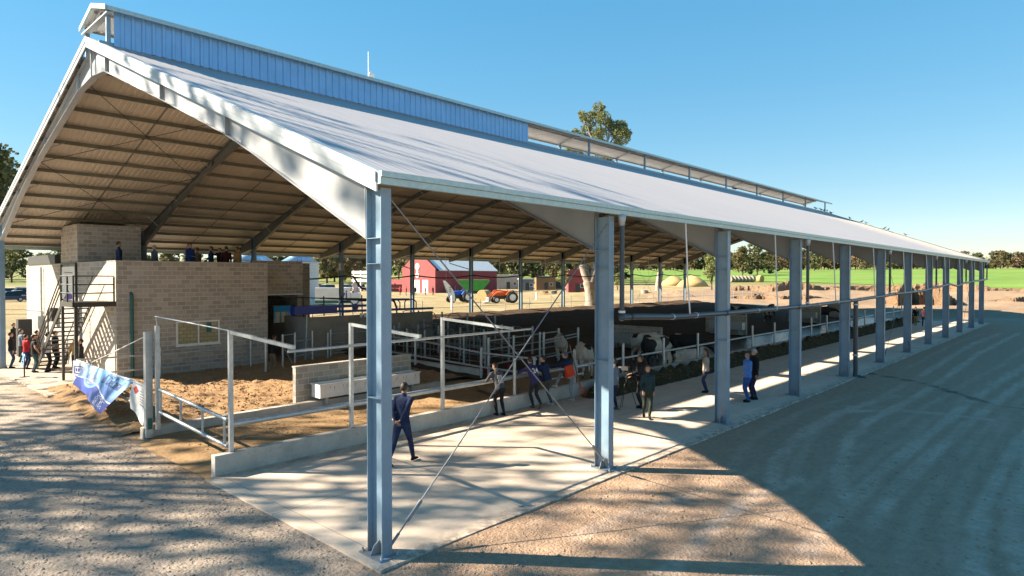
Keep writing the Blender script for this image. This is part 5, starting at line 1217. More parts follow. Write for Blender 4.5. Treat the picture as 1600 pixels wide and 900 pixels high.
def make_tree(name, label, loc, h, seed, leaf, bark='bark_brown', spread=.32, ncl=7, dens=260, ls=.5, trunkf=.28, group=None, r0=None, zs=.8, lowf=.45):
    g = random.Random(seed); cl = []
    for k in range(ncl):
        a = k*2.4+g.random(); f = lowf+(.93-lowf)*(k+.5)/ncl; rr_ = spread*h*(1.1-f)*1.0*g.uniform(.55, 1.1); rad = h*.15*g.uniform(.8, 1.35)
        cl.append(((math.cos(a)*rr_, math.sin(a)*rr_, h*f), (rad, rad, rad*zs), g.uniform(.7, 1.2)))
    cl.append(((0, 0, h*.88), (h*.13, h*.13, h*.12), 1)); t = thing(name, label, 'tree', (0, 0, 0), group)
    m = MB(); branches(m, (0, 0, -.2), cl, r0 or h*.022, h*trunkf, g); m.build('trunk', M[bark], parent=t)
    me = leaf_mesh('crown', cl, leaf, ls, dens, seed); c = bpy.data.objects.new('crown', me); COL.objects.link(c); c.parent = t; WL[c.name] = Vector((0, 0, 0))
    t.location = loc; return t
# tall eucalyptus behind the barn
RV = Vector((.678, -.735, 0)); FV = Vector((.735, .678, 0))
def euc():
    base = Vector((55.4, 35.6, h1(55.4, 35.6))); k = .0725; g = random.Random(5); t = thing('eucalyptus', 'tall eucalyptus rising behind the open ridge vent, with thick pale forked trunk', 'tree', tuple(base))
    P = lambda px, py, d=0: base+RV*((px-924)*k)+Vector((0, 0, (483-py)*k))+FV*d
    cl = [((935, 162, 0), 11, .8), ((926, 176, 1), 13, 1), ((940, 182, -1), 12, 1), ((912, 178, 0), 9, .5), ((908, 168, 1), 6, .3), ((918, 196, 1), 13, 1), ((933, 205, -1), 13, 1.1), ((958, 195, 0), 14, 1.4), ((972, 190, 1), 12, 1.2), ((968, 210, -1), 16, 1.6), ((980, 203, 0), 8, .6),
          ((950, 182, 0), 6, .3), ((884, 200, 2), 9, .5), ((897, 203, 0), 9, .6), ((906, 212, 1), 7, .4), ((943, 222, 1), 13, 1), ((962, 228, 0), 12, .9), ((885, 232, 0), 14, 1), ((905, 240, 1), 15, 1), ((930, 240, -1), 15, 1), ((870, 245, 1), 13, 1), ((950, 245, 2), 14, 1), ((890, 258, 0), 12, .7), ((925, 262, 0), 12, .7)]
    C = [(tuple(P(*c)), (r_*k*1.05,)*3, w_) for c, r_, w_ in cl]
    m = MB(); m.tube([P(924, 486), P(923, 470), P(922, 455), P(921, 442)], [.95, .68, .72, .85], 12)
    f1 = [P(921, 446), P(912, 425), P(906, 405), P(902, 340), P(900, 280), P(905, 240)]; f2 = [P(923, 446), P(931, 420), P(935, 400), P(938, 340), P(943, 290), P(944, 225)]
    m.tube(f1, [.62, .5, .42, .36, .3, .2], 10); m.tube(f2, [.66, .55, .48, .42, .36, .22], 10)
    for (c, r_, w_) in C:
        c = Vector(c); s0 = Vector(f1[-1]) if (c-Vector(f1[-1])).length < (c-Vector(f2[-1])).length else Vector(f2[-1]); s0 = s0+Vector((0, 0, -1))
        mid = s0.lerp(c, .5)+Vector((g.uniform(-.5, .5), g.uniform(-.5, .5), g.uniform(-.2, .5))); m.tube([s0, mid, c], [.16, .10, .04], 6)
        for q in range(3): m.tube([mid.lerp(c, .6), c+Vector((g.uniform(-1, 1), g.uniform(-1, 1), g.uniform(-.5, 1)))*r_[0]*.9], [.04, .012], 4)
    m.build('trunk', M['bark'], parent=t)
    me = leaf_mesh('crown', C, LE, .20, 1000, 5, hang=.6); b = Vector(base); me.transform(Matrix.Translation(-b)); c = bpy.data.objects.new('crown', me); COL.objects.link(c); c.parent = t
euc()
def polar(px, r):
    a = .745-math.atan((px-800)/1001); return CX+r*math.cos(a), CY+r*math.sin(a)
# prototypes for the distant trees
protos = [make_tree('tree', 'p', (0, 0, -500), 10, 21+k, lf, spread=sp, ncl=nc+3, dens=150, ls=.75, trunkf=tf, r0=.22, lowf=.16) for k, (lf, sp, nc, tf) in enumerate([(LD, .34, 7, .18), (LO, .38, 8, .15), (LB, .36, 8, .2), (LD, .42, 9, .12), (LO, .30, 6, .2)])]
bare = []
for k in range(2):
    t = thing('tree', 'p', 'tree', (0, 0, -500)); g = random.Random(40+k); m = MB(); fk = Vector((0, 0, 2.2)); m.tube([(0, 0, -.2), (0, 0, 1.2), fk], [.3, .25, .2], 7)
    for a in range(9):
        an_ = a*2.4; e = fk+Vector((math.cos(an_)*g.uniform(1, 3), math.sin(an_)*g.uniform(1, 3), g.uniform(3, 7.5))); md_ = fk.lerp(e, .5)+Vector((g.uniform(-.5, .5), g.uniform(-.5, .5), .4)); m.tube([fk, md_, e], [.13, .08, .03], 5)
        for q in range(6): s_ = md_.lerp(e, g.random()); m.tube([s_, s_+Vector((g.uniform(-1.3, 1.3), g.uniform(-1.3, 1.3), g.uniform(.2, 1.8)))], [.035, .012], 4)
    m.build('trunk', M['bark_brown'], parent=t); me = leaf_mesh('crown', [((0, 0, 6.2), (3, 3, 2.8), 1)], LB, .45, 170, 60+k); c = bpy.data.objects.new('crown', me); COL.objects.link(c); c.parent = t; bare.append(t)
pool = protos+bare; KN = ['dense dark green tree', 'olive green bushy tree', 'brownish autumn tree', 'low broad dark tree', 'slim olive tree', 'bare branched brown tree', 'bare branched brown tree']
used = set()
def place(ki, x, y, h, label, group, z=None, sx=1.0):
    p_ = pool[ki]; o = p_ if ki not in used else copy_tree(p_); used.add(ki); s_ = h/10
    o.location = (x, y, (h1(x, y) if z is None else z)-.1); o.scale = (s_*sx, s_*sx, s_); o.rotation_euler = (0, 0, rnd.uniform(0, 6.28)); tag(o, label, 'tree', group); return o
G1 = 'trees along the horizon beyond the green field'
for k in range(150):                                               # horizon line beyond the field
    px = 985+ (1640-985)*(k+rnd.random())/150; r = rnd.uniform(541, 600); x, y = polar(px, r); ki = rnd.choice([0, 1, 1, 2, 2, 3, 4, 5])
    place(ki, x, y, rnd.uniform(7, 14)*(1.25 if px < 1420 else .95), KN[ki]+' in the treeline beyond the green field', G1, sx=1.35)
for px, r, h, ki, lb in ((1160, 330, 15, 1, 'tall olive tree left of the treeline, between the third and fourth columns'), (1183, 345, 17.5, 0, 'tallest dark tree of the far treeline, seen right of the third column'), (1204, 420, 15, 1, 'rounded olive tree just left of the fourth column'),
                         (1272, 470, 17, 0, 'dark rounded tree standing above the treeline right of the fourth column'), (1590, 560, 12, 0, 'dark tree at the right edge of the picture'), (1350, 520, 13, 1, 'olive tree seen between the middle columns')):
    x, y = polar(px, r); place(ki, x, y, h, lb, None, sx=1.15)
G2 = 'eucalyptus wood behind the red shed'
for k in range(46):
    px = 498+(985-498)*(k+rnd.random())/46; r = rnd.uniform(215, 300); x, y = polar(px, r); ki = rnd.choice([0, 1, 1, 3, 5, 6, 2])
    place(ki, x, y, rnd.uniform(13, 20), KN[ki]+' in the wood behind the red shed', G2, sx=1.0)
G3 = 'trees far behind the block building'
for k in range(30):
    px = -30+(560+30)*(k+rnd.random())/30; r = rnd.uniform(240, 330); x, y = polar(px, r); ki = rnd.choice([0, 0, 1, 3, 4])
    place(ki, x, y, rnd.uniform(9, 15), KN[ki]+' far behind the block building', G3, sx=1.2)
x, y = polar(1112, 171); tb_ = make_tree('tree', 'pale green leafy tree standing alone beside the yellow hay heaps', (x, y, h1(x, y)), 9.5, 77, LY, spread=.22, ncl=9, dens=420, ls=.40, trunkf=.2, zs=1.2)
x, y = polar(16, 92); make_tree('tree', 'large dark leafy tree at the left edge behind the barn', (x-1.5, y, h1(x, y)), 17.5, 78, LD, spread=.30, ncl=12, dens=700, ls=.42, trunkf=.3)
x, y = polar(-30, 80); make_tree('tree', 'second leafy tree at the far left edge, lower than the large one', (x, y, h1(x, y)), 17, 79, LD, spread=.34, ncl=10, dens=600, ls=.45, trunkf=.3)
x, y = polar(880, 125); make_tree('tree', 'low olive tree right of the grey sheds', (x, y, h1(x, y)), 5.5, 80, LY, spread=.3, ncl=6, dens=200, ls=.3, trunkf=.2)
x, y = polar(965, 150); make_tree('tree', 'small pale bush at the edge of the crop field behind the thick trunk', (x, y, h1(x, y)), 4.5, 81, LY, spread=.35, ncl=6, dens=200, ls=.3, trunkf=.15)
# big trees left of the picture whose crowns shade the gravel and the near roof
for k, (x, y, h, dn) in enumerate(((-24.5, 31.0, 30, 230), (-32.0, 34.5, 31, 260), (-22.5, 40.0, 33, 220), (-34.5, 26.0, 27, 250), (-19.0, 29.5, 34, 90))):
    make_tree('shade_tree', ['tall broad tree outside the left edge, nearest to the gate', 'second tall tree outside the left edge', 'tall tree outside the left edge nearest the stairs', 'tallest dense tree outside the left edge', 'lower tree outside the left edge closest to the viewer', 'tall tree outside the left edge, farthest from the barn', 'smallest tree outside the left edge'][k],
              (x, y, h1(x, y)), h, 90+k, LE, spread=.27, ncl=9, dens=int(dn*1.15), ls=.48, trunkf=.3, zs=.95, r0=.4)
# ------------------------------------------------------------------ red shed
def yz(x, y): return h1(x, y)
rs_ = thing('red_shed', 'large dark red shed with white metal roof and round gable signs', 'shed', (87.4, 101.2, 1))
x0, x1, y0, y1, ze, zr = 87.4, 107.2, 101.2, 113.2, 6.0, 10.1
b = MB(); b.prism([(y0, .5), (y1, .5), (y1, ze), ((y0+y1)/2, zr), (y0, ze)], 'x', x0, x0+.3); b.build('gable_wall', M['red_paint'], parent=rs_)
b = MB(); b.prism([(y0, .5), (y1, .5), (y1, ze), ((y0+y1)/2, zr), (y0, ze)], 'x', x1-.3, x1); b.build('gable_wall', M['red_paint'], parent=rs_)
b = MB(); b.box(x0+.31, x1-.31, y0, y0+.3, .5, ze); b.build('side_wall', M['red_paint'], parent=rs_)
b = MB(); b.box(x0+.31, x1-.31, y1-.3, y1, .5, ze); b.build('side_wall', M['red_paint'], parent=rs_)
b = MB(); ym = (y0+y1)/2
for ya, s_ in ((y0, -1), (y1, 1)):
    b.prism([(ya+s_*.0, ze+.03), (ym, zr+.03), (ym, zr+.13), (ya+s_*.0, ze+.13)], 'x', x0+1.2, x1+.4)
b.build('roof', M['white'], parent=rs_)
b = MB(); b.prism([(y0-.02, ze-.1), (ym, zr-.06), (ym, zr+.5), (y0-.02, ze+.5)], 'x', x0-.02, x0+.35); b.prism([(y1+.02, ze-.1), (ym, zr-.06), (ym, zr+.5), (y1+.02, ze+.5)], 'x', x0-.02, x0+.35); b.build('parapet', M['red_paint'], parent=rs_)
for ya, yb in ((103.6, 105.6), (106.6, 108.4)):
    b = MB(); b.box(x0-.08, x0-.004, ya, yb, .9, 3.9); b.build('door', M['white'], parent=rs_)
for z, r_ in ((7.0, .75), (5.9, .35), (5.0, .62)):
    b = MB(); b.tube([(x0-.12, 107.4, z), (x0-.005, 107.4, z)], r_, 16); sg = b.build('gable_sign', M['white'], parent=rs_)
    b = MB(); b.tube([(x0-.15, 107.4, z+.05), (x0-.125, 107.4, z+.05)], r_*.45, 6); subpart('emblem', b, M['ink'], sg)
b = MB(); b.box(x0+2, x1-4, y1+.01, y1+9, .5, 4.0); b.build('low_wing', M['red_paint'], parent=rs_)
wf_ = thing('white_board_fence', 'white wall with horizontal slots left of the red shed', 'wall', (92, 126, 1))
for k in range(3): b = MB(); b.box(86, 86.2, 116, 132, 3.4+k*1.0, 4.1+k*1.0); b.build('board', M['white'], parent=wf_)
for k in range(6): b = MB(); b.box(86.21, 86.4, 116+k*3.1, 116.3+k*3.1, .8, 6.2); b.build('post', M['white'], parent=wf_)
def shed(pxa, pxb, r, h, mat, label, dep=6, roof='white', rz=.1, roofh=.25, nm='shed'):
    xa, ya = polar(pxa, r); xb, yb = polar(pxb, r); z = h1(xa, ya); L = math.hypot(xb-xa, yb-ya); a = math.atan2(yb-ya, xb-xa)+rz
    t = thing(nm, label, 'shed', (0, 0, 0)); b = MB(); b.box(0, L, 0, dep, -.3, h); b.build('wall', M[mat] if isinstance(mat, str) else mat, parent=t)
    b = MB(); b.prism([(-.3, h+.01), (dep+.3, h+.01), (dep+.3, h+.06), (-.3, h+roofh)], 'x', -.3, L+.3); b.build('roof', M[roof], parent=t)
    b = MB(); b.box(L*.42, L*.42+1.0, -.05, -.004, 0, 2.05); b.build('door', M['dark_steel'], parent=t)
    b = MB(); b.box(L*.7, L*.7+.9, -.05, -.004, 1.1, 2.0); w_ = b.build('window', M['white'], parent=t); b = MB(); b.box(L*.7+.08, L*.7+.82, -.056, -.051, 1.18, 1.92); subpart('pane', b, M['dark_steel'], w_)
    t.location = (xa, ya, z); t.rotation_euler = (0, 0, a); return t
M['pale_wall'] = pm('pale_grey_wall', (.40, .37, .34), (.30, .28, .27), .5, .9); M['bluegrey'] = pm('blue_grey_panel', (.16, .20, .24), (.12, .15, .18), 1, .6)
shed(776, 813, 182, 3.9, 'pale_wall', 'pale grey mottled shed right of the red shed')
shed(812, 834, 168, 3.0, 'bluegrey', 'blue grey container between the grey shed and the ruined brick shed', dep=4)
shed(838, 868, 176, 3.6, 'wood', 'brown brick shed with rusty iron in front', dep=5, roof='fascia')
shed(868, 882, 182, 2.8, 'dark_steel', 'dark slatted pen beside the small red shed', dep=4)
r2 = shed(888, 915, 150, 3.8, 'red_paint', 'small bright red shed left of the thick pale trunk', dep=6, roof='red_paint', roofh=1.6)
# silos
def silo(px, r, rad, h, label):
    x, y = polar(px, r); z = h1(x, y); t = thing('silo', label, 'silo', (x, y, z)); b = MB(); n = 40; rings = []
    prof = [(z, rad)]
    k = 0
    while k*.11 < h: prof.append((z+k*.11, rad+(.025 if k % 2 else 0))); k += 1
    vs = []; fs = []
    for zz, rr_ in prof: vs += [(x+rr_*math.cos(2*math.pi*j/n), y+rr_*math.sin(2*math.pi*j/n), zz) for j in range(n)]
    for i in range(len(prof)-1):
        for j in range(n): fs.append((i*n+j, i*n+(j+1) % n, (i+1)*n+(j+1) % n, (i+1)*n+j))
    b.add(vs, fs); b.build('body', M['galv'], parent=t)
    b = MB(); b.loft([((x, y, z+h), (rad+.15, 0, 0), (0, rad+.15, 0)), ((x, y, z+h+rad*.55), (.3, 0, 0), (0, .3, 0)), ((x, y, z+h+rad*.55+.2), (.25, 0, 0), (0, .25, 0))], 24); b.build('roof', M['bluesheet'], parent=t)
    d = Vector((CX-x, CY-y, 0)).normalized(); s_ = Vector((-d.y, d.x, 0))
    lad = MB(); c = Vector((x, y, z))+d*(rad+.18)-s_*rad*.0
    for q in (-.22, .22): lad.bar(c+s_*q+Vector((0, 0, .4)), c+s_*q+Vector((0, 0, h+.4)), .05, .05)
    l_ = lad.build('ladder', M['navy_steel'], parent=t)
    lad = MB()
    for k in range(int(h/.35)): lad.bar(c+s_*-.22+Vector((0, 0, .5+k*.35)), c+s_*.22+Vector((0, 0, .5+k*.35)), .03, .03)
    subpart('rungs', lad, M['navy_steel'], l_)
silo(468, 86, 2.35, 5.4, 'ribbed pale silo with blue ladder right of the block building'); silo(395, 90, 2.6, 5.6, 'second ribbed silo mostly hidden behind the block building')
# ------------------------------------------------------------------ vehicles
def carpaint(name, c): return pm('car_'+name, c, tuple(q*.9 for q in c), 1, .3, .1)
def wheel_into(parent, x, y, r, w, name='wheel', rim='galv'):
    b = MB(); b.tube([(x-w/2, y, r), (x-w/2+.02, y, r), (x+w/2-.02, y, r), (x+w/2, y, r)], [r*.9, r, r, r*.9], 18); wl = b.build(name, M['black'], parent=parent)
    b = MB(); sx = 1 if x > 0 else -1; b.tube([(x+sx*(w/2-.01), y, r), (x+sx*(w/2+.012), y, r)], r*.58, 14); subpart('rim', b, M[rim] if isinstance(rim, str) else rim, wl)
def car(label, loc, rz, col_, kind='sedan', group='cars parked in the far yard'):
    L = {'sedan': 4.4, 'pickup': 5.2, 'suv': 4.6}[kind]; hh = {'sedan': 1.45, 'pickup': 1.8, 'suv': 1.7}[kind]; w_ = .88; t = thing('car' if kind != 'pickup' else 'pickup_truck', label, 'car' if kind != 'pickup' else 'pickup', (0, 0, 0), group)
    bz = hh*.56; f = L/2; b = MB()
    low = [(-f, .35), (-f+.05, bz*.8), (-f+.25, bz), (f*.42, bz), (f-.2, bz*.86), (f, bz*.62), (f, .32), (f-.4, .25), (-f+.4, .25)]
    b.prism(low, 'x', -w_, w_); b.build('body', col_, parent=t)
    if kind == 'sedan': cab = [(-f*.72, bz), (-f*.42, hh), (f*.08, hh), (f*.45, bz)]
    elif kind == 'suv': cab = [(-f*.92, bz), (-f*.82, hh), (f*.1, hh), (f*.45, bz)]
    else: cab = [(-f*.12, bz), (-f*.06, hh), (f*.25, hh), (f*.5, bz)]
    b = MB(); n = len(cab); vs = []
    for sx, ins in ((-1, 1), (1, 1)):
        for (yy, zz) in cab: vs.append((sx*(w_-.03 if zz < hh else w_-.2), yy, zz+.001))
    b.add(vs, [(3, 2, 1, 0), (4, 5, 6, 7), (0, 1, 5, 4), (1, 2, 6, 5), (2, 3, 7, 6)]); g_ = b.build('windows', M['black_glass'], parent=t)
    b = MB(); b.prism([(cab[1][0]-.02, hh), (cab[2][0]+.02, hh), (cab[2][0]-.05, hh+.04), (cab[1][0]+.05, hh+.04)], 'x', -w_+.18, w_-.18); b.build('roof', col_, parent=t)
    for sx in (-1, 1):
        for yy in (-f*.62, f*.64): wheel_into(t, sx*(w_-.08), yy, .33 if kind == 'sedan' else .38, .2)
        b = MB(); b.box(sx*(w_-.38)-.15, sx*(w_-.38)+.15, f-.12, f+.015, bz*.62, bz*.8); b.build('headlight', M['white'], parent=t)
    t.location = loc; t.rotation_euler = (0, 0, rz); return t
M['black_glass'] = pm('dark_glass', (.015, .02, .025), None, 2, .08)
WH = carpaint('white', (.72, .72, .72)); SV = carpaint('silver', (.42, .44, .47)); DB = carpaint('dark_blue', (.03, .05, .12)); RD = carpaint('red', (.3, .02, .02))
i_ = 0
for px, r, kd, cc, lb, rz in ((12, 118, 'sedan', DB, 'dark blue car nearest the left barn column', 1.5), (22, 125, 'sedan', SV, 'silver blue car right behind the dark blue one', 1.6), (33, 131, 'pickup', WH, 'white pickup beside the left end of the block wall', .2), (41, 140, 'suv', WH, 'white car half hidden by the block wall', .3), (26, 150, 'suv', SV, 'silver car in the second parking row at the left', 1.4), (14, 158, 'sedan', WH, 'white car at the back of the left parking', 1.5), (4, 137, 'suv', WH, 'white car at the left edge behind the crowd', 1.2),
                          (506, 168, 'suv', WH, 'white car left of the service mast', 2.0), (518, 160, 'pickup', SV, 'silver pickup right of the silo', 2.4), (540, 172, 'suv', WH, 'white car just right of the service mast', 2.1), (556, 182, 'sedan', SV, 'silver sedan left of the near column', 2.0), (500, 186, 'sedan', RD, 'dark red sedan behind the white car', 2.2), (565, 170, 'pickup', WH, 'white pickup beside the near column', 2.2)):
    x, y = polar(px, r); car(lb, (x, y, h1(x, y)), rz, cc, kd)
# white box truck
t = thing('box_truck', 'white box truck with large blue letters parked behind the milking rig', 'truck', (0, 0, 0)); b = MB(); b.box(-2.6, 2.4, -1.1, 1.1, .9, 3.0); bx_ = b.build('cargo_box', WH, parent=t)
b = MB(); b.box(-2.61, 2.41, -1.12, -1.101, .95, 1.35); subpart('green_stripe', b, M['green_steel'], bx_)
cu = bpy.data.curves.new('tx', 'FONT'); cu.body = 'vi'; cu.size = 1.5; cu.extrude = .01; cu.offset = .03; ob = bpy.data.objects.new('tt', cu); COL.objects.link(ob); dg = bpy.context.evaluated_depsgraph_get(); me = bpy.data.meshes.new_from_object(ob.evaluated_get(dg)); bpy.data.objects.remove(ob)
for v in me.vertices: v.co = Vector((1.0+v.co.x, -1.112-v.co.z, 1.65+v.co.y))
me.materials.clear(); me.materials.append(M['purple']); lo_ = bpy.data.objects.new('lettering', me); COL.objects.link(lo_); lo_.parent = t
b = MB(); b.prism([(-1.05, .6), (1.05, .6), (1.05, 2.3), (-1.05, 2.3)], 'x', 2.45, 3.9); b.build('cab', WH, parent=t)
for x in (-1.7, 3.1):
    for y in (-.95, .95): b = MB(); b.tube([(x, y-.13, .45), (x, y+.13, .45)], .45, 16); b.build('wheel', M['black'], parent=t)
x, y = polar(521, 71); t.location = (x, y, h1(x, y)-.0); t.rotation_euler = (0, 0, .745-math.pi/2+.28); t.scale = (.72, .8, .8)
def tractor(label, loc, rz, paint, loader=False):
    t = thing('tractor', label, 'tractor', (0, 0, 0)); b = MB()
    b.loft([((0, .2, 1.25), (.36, 0, 0), (0, 0, .38)), ((0, .5, 1.28), (.38, 0, 0), (0, 0, .40)), ((0, 1.5, 1.22), (.34, 0, 0), (0, 0, .36)), ((0, 2.0, 1.15), (.28, 0, 0), (0, 0, .30))], 12); b.build('hood', paint, parent=t)
    b = MB(); b.box(-.22, .22, -.9, 1.9, .55, .95); b.build('chassis', M['dark_steel'], parent=t)
    b = MB(); b.tube([(.2, .9, 1.5), (.2, .9, 2.3)], .04, 8); b.build('exhaust', M['dark_steel'], parent=t)
    b = MB(); b.box(-.28, .28, -.75, -.25, 1.25, 1.35); b.box(-.28, .28, -.85, -.75, 1.35, 1.75); b.build('seat', M['black'], parent=t)
    b = MB(); b.tube([(0, .15, 1.45), (0, -.05, 1.7)], .025, 6); b.tube([(.2*math.cos(a*.523), -.06+.05*math.sin(a*.523), 1.72+.2*math.sin(a*.523)) for a in range(13)], .018, 5); b.build('steering_wheel', M['black'], parent=t)
    for sx in (-1, 1):
        x = sx*.72; b = MB(); pts = [(x, -.55+.92*math.cos(a), .82+.92*math.sin(a)) for a in np.linspace(.35, 2.6, 9)]
        for p_, q_ in zip(pts[:-1], pts[1:]): b.bar(p_, q_, .44, .04, up=(1, 0, 0)) if False else b.add([(x-.22, p_[1], p_[2]), (x+.22, p_[1], p_[2]), (x+.22, q_[1], q_[2]), (x-.22, q_[1], q_[2]), (x-.22, p_[1], p_[2]-.04), (x+.22, p_[1], p_[2]-.04), (x+.22, q_[1], q_[2]-.04), (x-.22, q_[1], q_[2]-.04)], [(0,1,2,3),(7,6,5,4),(0,4,5,1),(1,5,6,2),(2,6,7,3),(3,7,4,0)])
        b.build('fender', paint, parent=t); wheel_into(t, sx*.85, -.55, .78, .40, rim=M['white']); wheel_into(t, sx*.75, 1.65, .45, .26, rim=M['white'])
    if loader:
        for sx in (-1, 1): b = MB(); b.bar((sx*.55, -.1, 1.55), (sx*.55, 1.6, 1.75), .1, .16); b.bar((sx*.55, 1.6, 1.75), (sx*.55, 2.9, .5), .1, .16); b.build('loader_arm', paint, parent=t)
        b = MB(); b.prism([(2.7, .12), (3.4, .05), (3.45, .12), (2.85, .25), (2.8, .8), (2.7, .8)], 'x', -.95, .95); b.build('bucket', M['galv'], parent=t)
    t.location = loc; t.rotation_euler = (0, 0, rz); return t
BL = pm('tractor_blue', (.02, .10, .42), (.02, .08, .34), 2, .35); OR = pm('tractor_orange', (.62, .13, .03), (.5, .1, .03), 2, .45); GR = pm('wagon_green', (.02, .30, .05), (.02, .24, .04), 2, .4)
x, y = polar(722, 90); tractor('blue tractor parked in front of the red shed', (x, y, h1(x, y)), ang(-.85, .35), BL)
x, y = polar(792, 88); tractor('orange tractor with front loader right of the round bale', (x, y, h1(x, y)), ang(-.9, .55), OR, True)
t = thing('grain_wagon', 'green grain wagon with cream top behind the blue tractor', 'wagon', (0, 0, 0)); b = MB()
b.add([(-1.6, -1.0, 1.3), (1.4, -1.0, 1.3), (1.4, 1.0, 1.3), (-1.6, 1.0, 1.3), (-2.7, -1.3, 3.0), (2.7, -1.3, 3.0), (2.7, 1.3, 3.0), (-2.7, 1.3, 3.0)], [(0,3,2,1),(4,5,6,7),(0,1,5,4),(1,2,6,5),(2,3,7,6),(3,0,4,7)]); b.build('hopper', GR, parent=t)
b = MB(); b.box(-2.6, 2.5, -1.25, 1.25, 3.01, 3.18); b.build('cover', M['hay'], parent=t)
b = MB(); b.bar((-2.9, 0, .9), (2.4, 0, .9), .2, .2); b.build('chassis', M['dark_steel'], parent=t)
for xx in (-1.2, 1.2):
    for yy in (-1, 1): b = MB(); b.tube([(xx, yy-.15, .55), (xx, yy+.15, .55)], .55, 16); b.build('wheel', M['black'], parent=t)
x, y = polar(740, 106); t.location = (x, y, h1(x, y)); t.rotation_euler = (0, 0, -.75)
def bale(px, r, rz, label, group=None, rad=.85, ln=1.3):
    x, y = polar(px, r); t = MB(); t.tube([(-ln/2, 0, rad*.96), (-ln/2+.04, 0, rad*.96), (ln/2-.04, 0, rad*.96), (ln/2, 0, rad*.96)], [rad*.96, rad, rad, rad*.96], 22); o = t.build('hay_bale', M['hay'], loc=(0, 0, 0)); o.location = (x, y, h1(x, y)-.05); o.rotation_euler = (0, 0, rz); tag(o, label, 'hay bale', group); return o
bale(757, 92, .2, 'round straw bale between the blue and the orange tractor', rad=.9, ln=1.5)
M['grey_hay'] = pm('weathered_hay', (.33, .30, .25), (.22, .20, .16), 3, .95, 0, .6, 20)
GBL = 'row of round bales at the near edge of the crop field'
for k in range(7):
    o = bale(1141+k*5.6, 246+k*.5, -.1, ['first', 'second', 'third', 'fourth', 'fifth', 'sixth', 'last'][k]+' grey round bale from the left in the row beside the crop field', GBL, 1.25, 1.5); o.data.materials[0] = M['grey_hay']
bale(1188, 248, 1.3, 'single yellow round bale standing right of the grey row', None, 1.3, 1.5)
M['grain'] = pm('yellow_hay_heap', (.50, .36, .15), (.40, .28, .11), 1.5, .95, 0, .6, 4)
for px, r, w_, h_, lb in ((1052, 214, 4.6, 3.2, 'yellow conical hay heap left of two'), (1082, 206, 5.2, 3.4, 'yellow conical hay heap next to the pale tree')):
    x, y = polar(px, r); b = MB(); b.loft([((x, y, h1(x, y)-.3), (w_, 0, 0), (0, w_, 0)), ((x+.2, y, h1(x, y)+h_*.45), (w_*.72, 0, 0), (0, w_*.7, 0)), ((x+.3, y, h1(x, y)+h_*.85), (w_*.3, 0, 0), (0, w_*.3, 0)), ((x+.3, y, h1(x, y)+h_), (w_*.08, 0, 0), (0, w_*.08, 0))], 16)
    tag(b.build('hay_heap', M['grain'], loc=(x, y, h1(x, y))), lb, 'hay heap')
def mound(px, r, w_, h_, lb, mat='soilm', cat='soil heap', nm='soil_heap'):
    x, y = polar(px, r); z = h1(x, y); g = random.Random(int(px)); n = 22; b = MB(); secs = []
    vs = [(x, y, z+h_)]; fs = []
    for i in range(1, 6):
        for j in range(n):
            a = 2*math.pi*j/n; rr_ = w_*i/5*(1+.18*math.sin(a*3+px)+g.uniform(-.08, .08)); vs.append((x+rr_*math.cos(a), y+rr_*math.sin(a), z+h_*(1-(i/5)**1.5)+g.uniform(-.12, .12)*h_-(.2 if i == 5 else 0)))
    for j in range(n): fs.append((0, 1+j, 1+(j+1) % n))
    for i in range(4):
        for j in range(n): a0 = 1+i*n+j; a1 = 1+i*n+(j+1) % n; fs.append((a0, a0+n, a1+n, a1))
    b.add(vs, fs, 0, True); tag(b.build(nm, M[mat], loc=(x, y, z)), lb, cat)
M['soilm'] = pm('loose_soil', (.30, .20, .12), (.20, .13, .08), 1.2, .95, 0, .8, 5)
mound(1056, 118, 3.6, 1.2, 'low heap of brown soil right of the pale dead trunk'); mound(1092, 120, 2.2, .8, 'smaller heap of brown soil near the pale tree'); mound(1025, 112, 1.4, .6, 'small green brown tuft of soil at the dead trunk')
x, y = polar(1007, 119); b = MB(); z = h1(x, y); b.tube([(x, y, z-.2), (x, y, z+.5), (x+.1, y, z+1.15)], [.85, .7, .66], 12); tag(b.build('tree_stump', M['bark'], loc=(x, y, z)), 'short cut tree stump on the dry ground', 'stump')
x, y = polar(1029, 137); b = MB(); z = h1(x, y); b.tube([(x, y, z-.2), (x, y, z+2.2), (x+.3, y-.3, z+4.6), (x+.35, y-.3, z+5.0)], [.8, .62, .6, .3], 10); tag(b.build('dead_trunk', M['bark'], loc=(x, y, z)), 'pale leafless dead trunk in front of the crop field', 'tree trunk')
# feather flags, sign post
def flag(px, r, h_, lean, lb, cmat):
    x, y = polar(px, r); z = h1(x, y); t = thing('feather_flag', lb, 'flag', (x, y, z)); b = MB(); top = Vector((x, y, z+h_))+RV*lean; b.tube([(x, y, z), tuple(top)], .03, 6); b.build('pole', M['galv'], parent=t)
    b = MB(); vs = []; n = 8
    for k in range(n+1):
        f = k/n; c = Vector((x, y, z+h_*.16)).lerp(top, f); w_ = .75*math.sin(math.pi*(.12+.8*f))**.7; vs += [tuple(c), tuple(c+RV*w_+FV*.05*math.sin(f*5))]
    b.add(vs, [(2*k, 2*k+1, 2*k+3, 2*k+2) for k in range(n)]); fl = b.build('cloth', cmat, parent=t)
    b = MB(); c = Vector((x, y, z+h_*.55))+RV*(lean*.5+.35)-FV*.05
    for k in range(3): b.bar(c+Vector((0, 0, .25*k))-RV*.12, c+Vector((0, 0, .25*k))+RV*.14, .02, .1)
    subpart('printed_lines', b, M['ink'], fl)
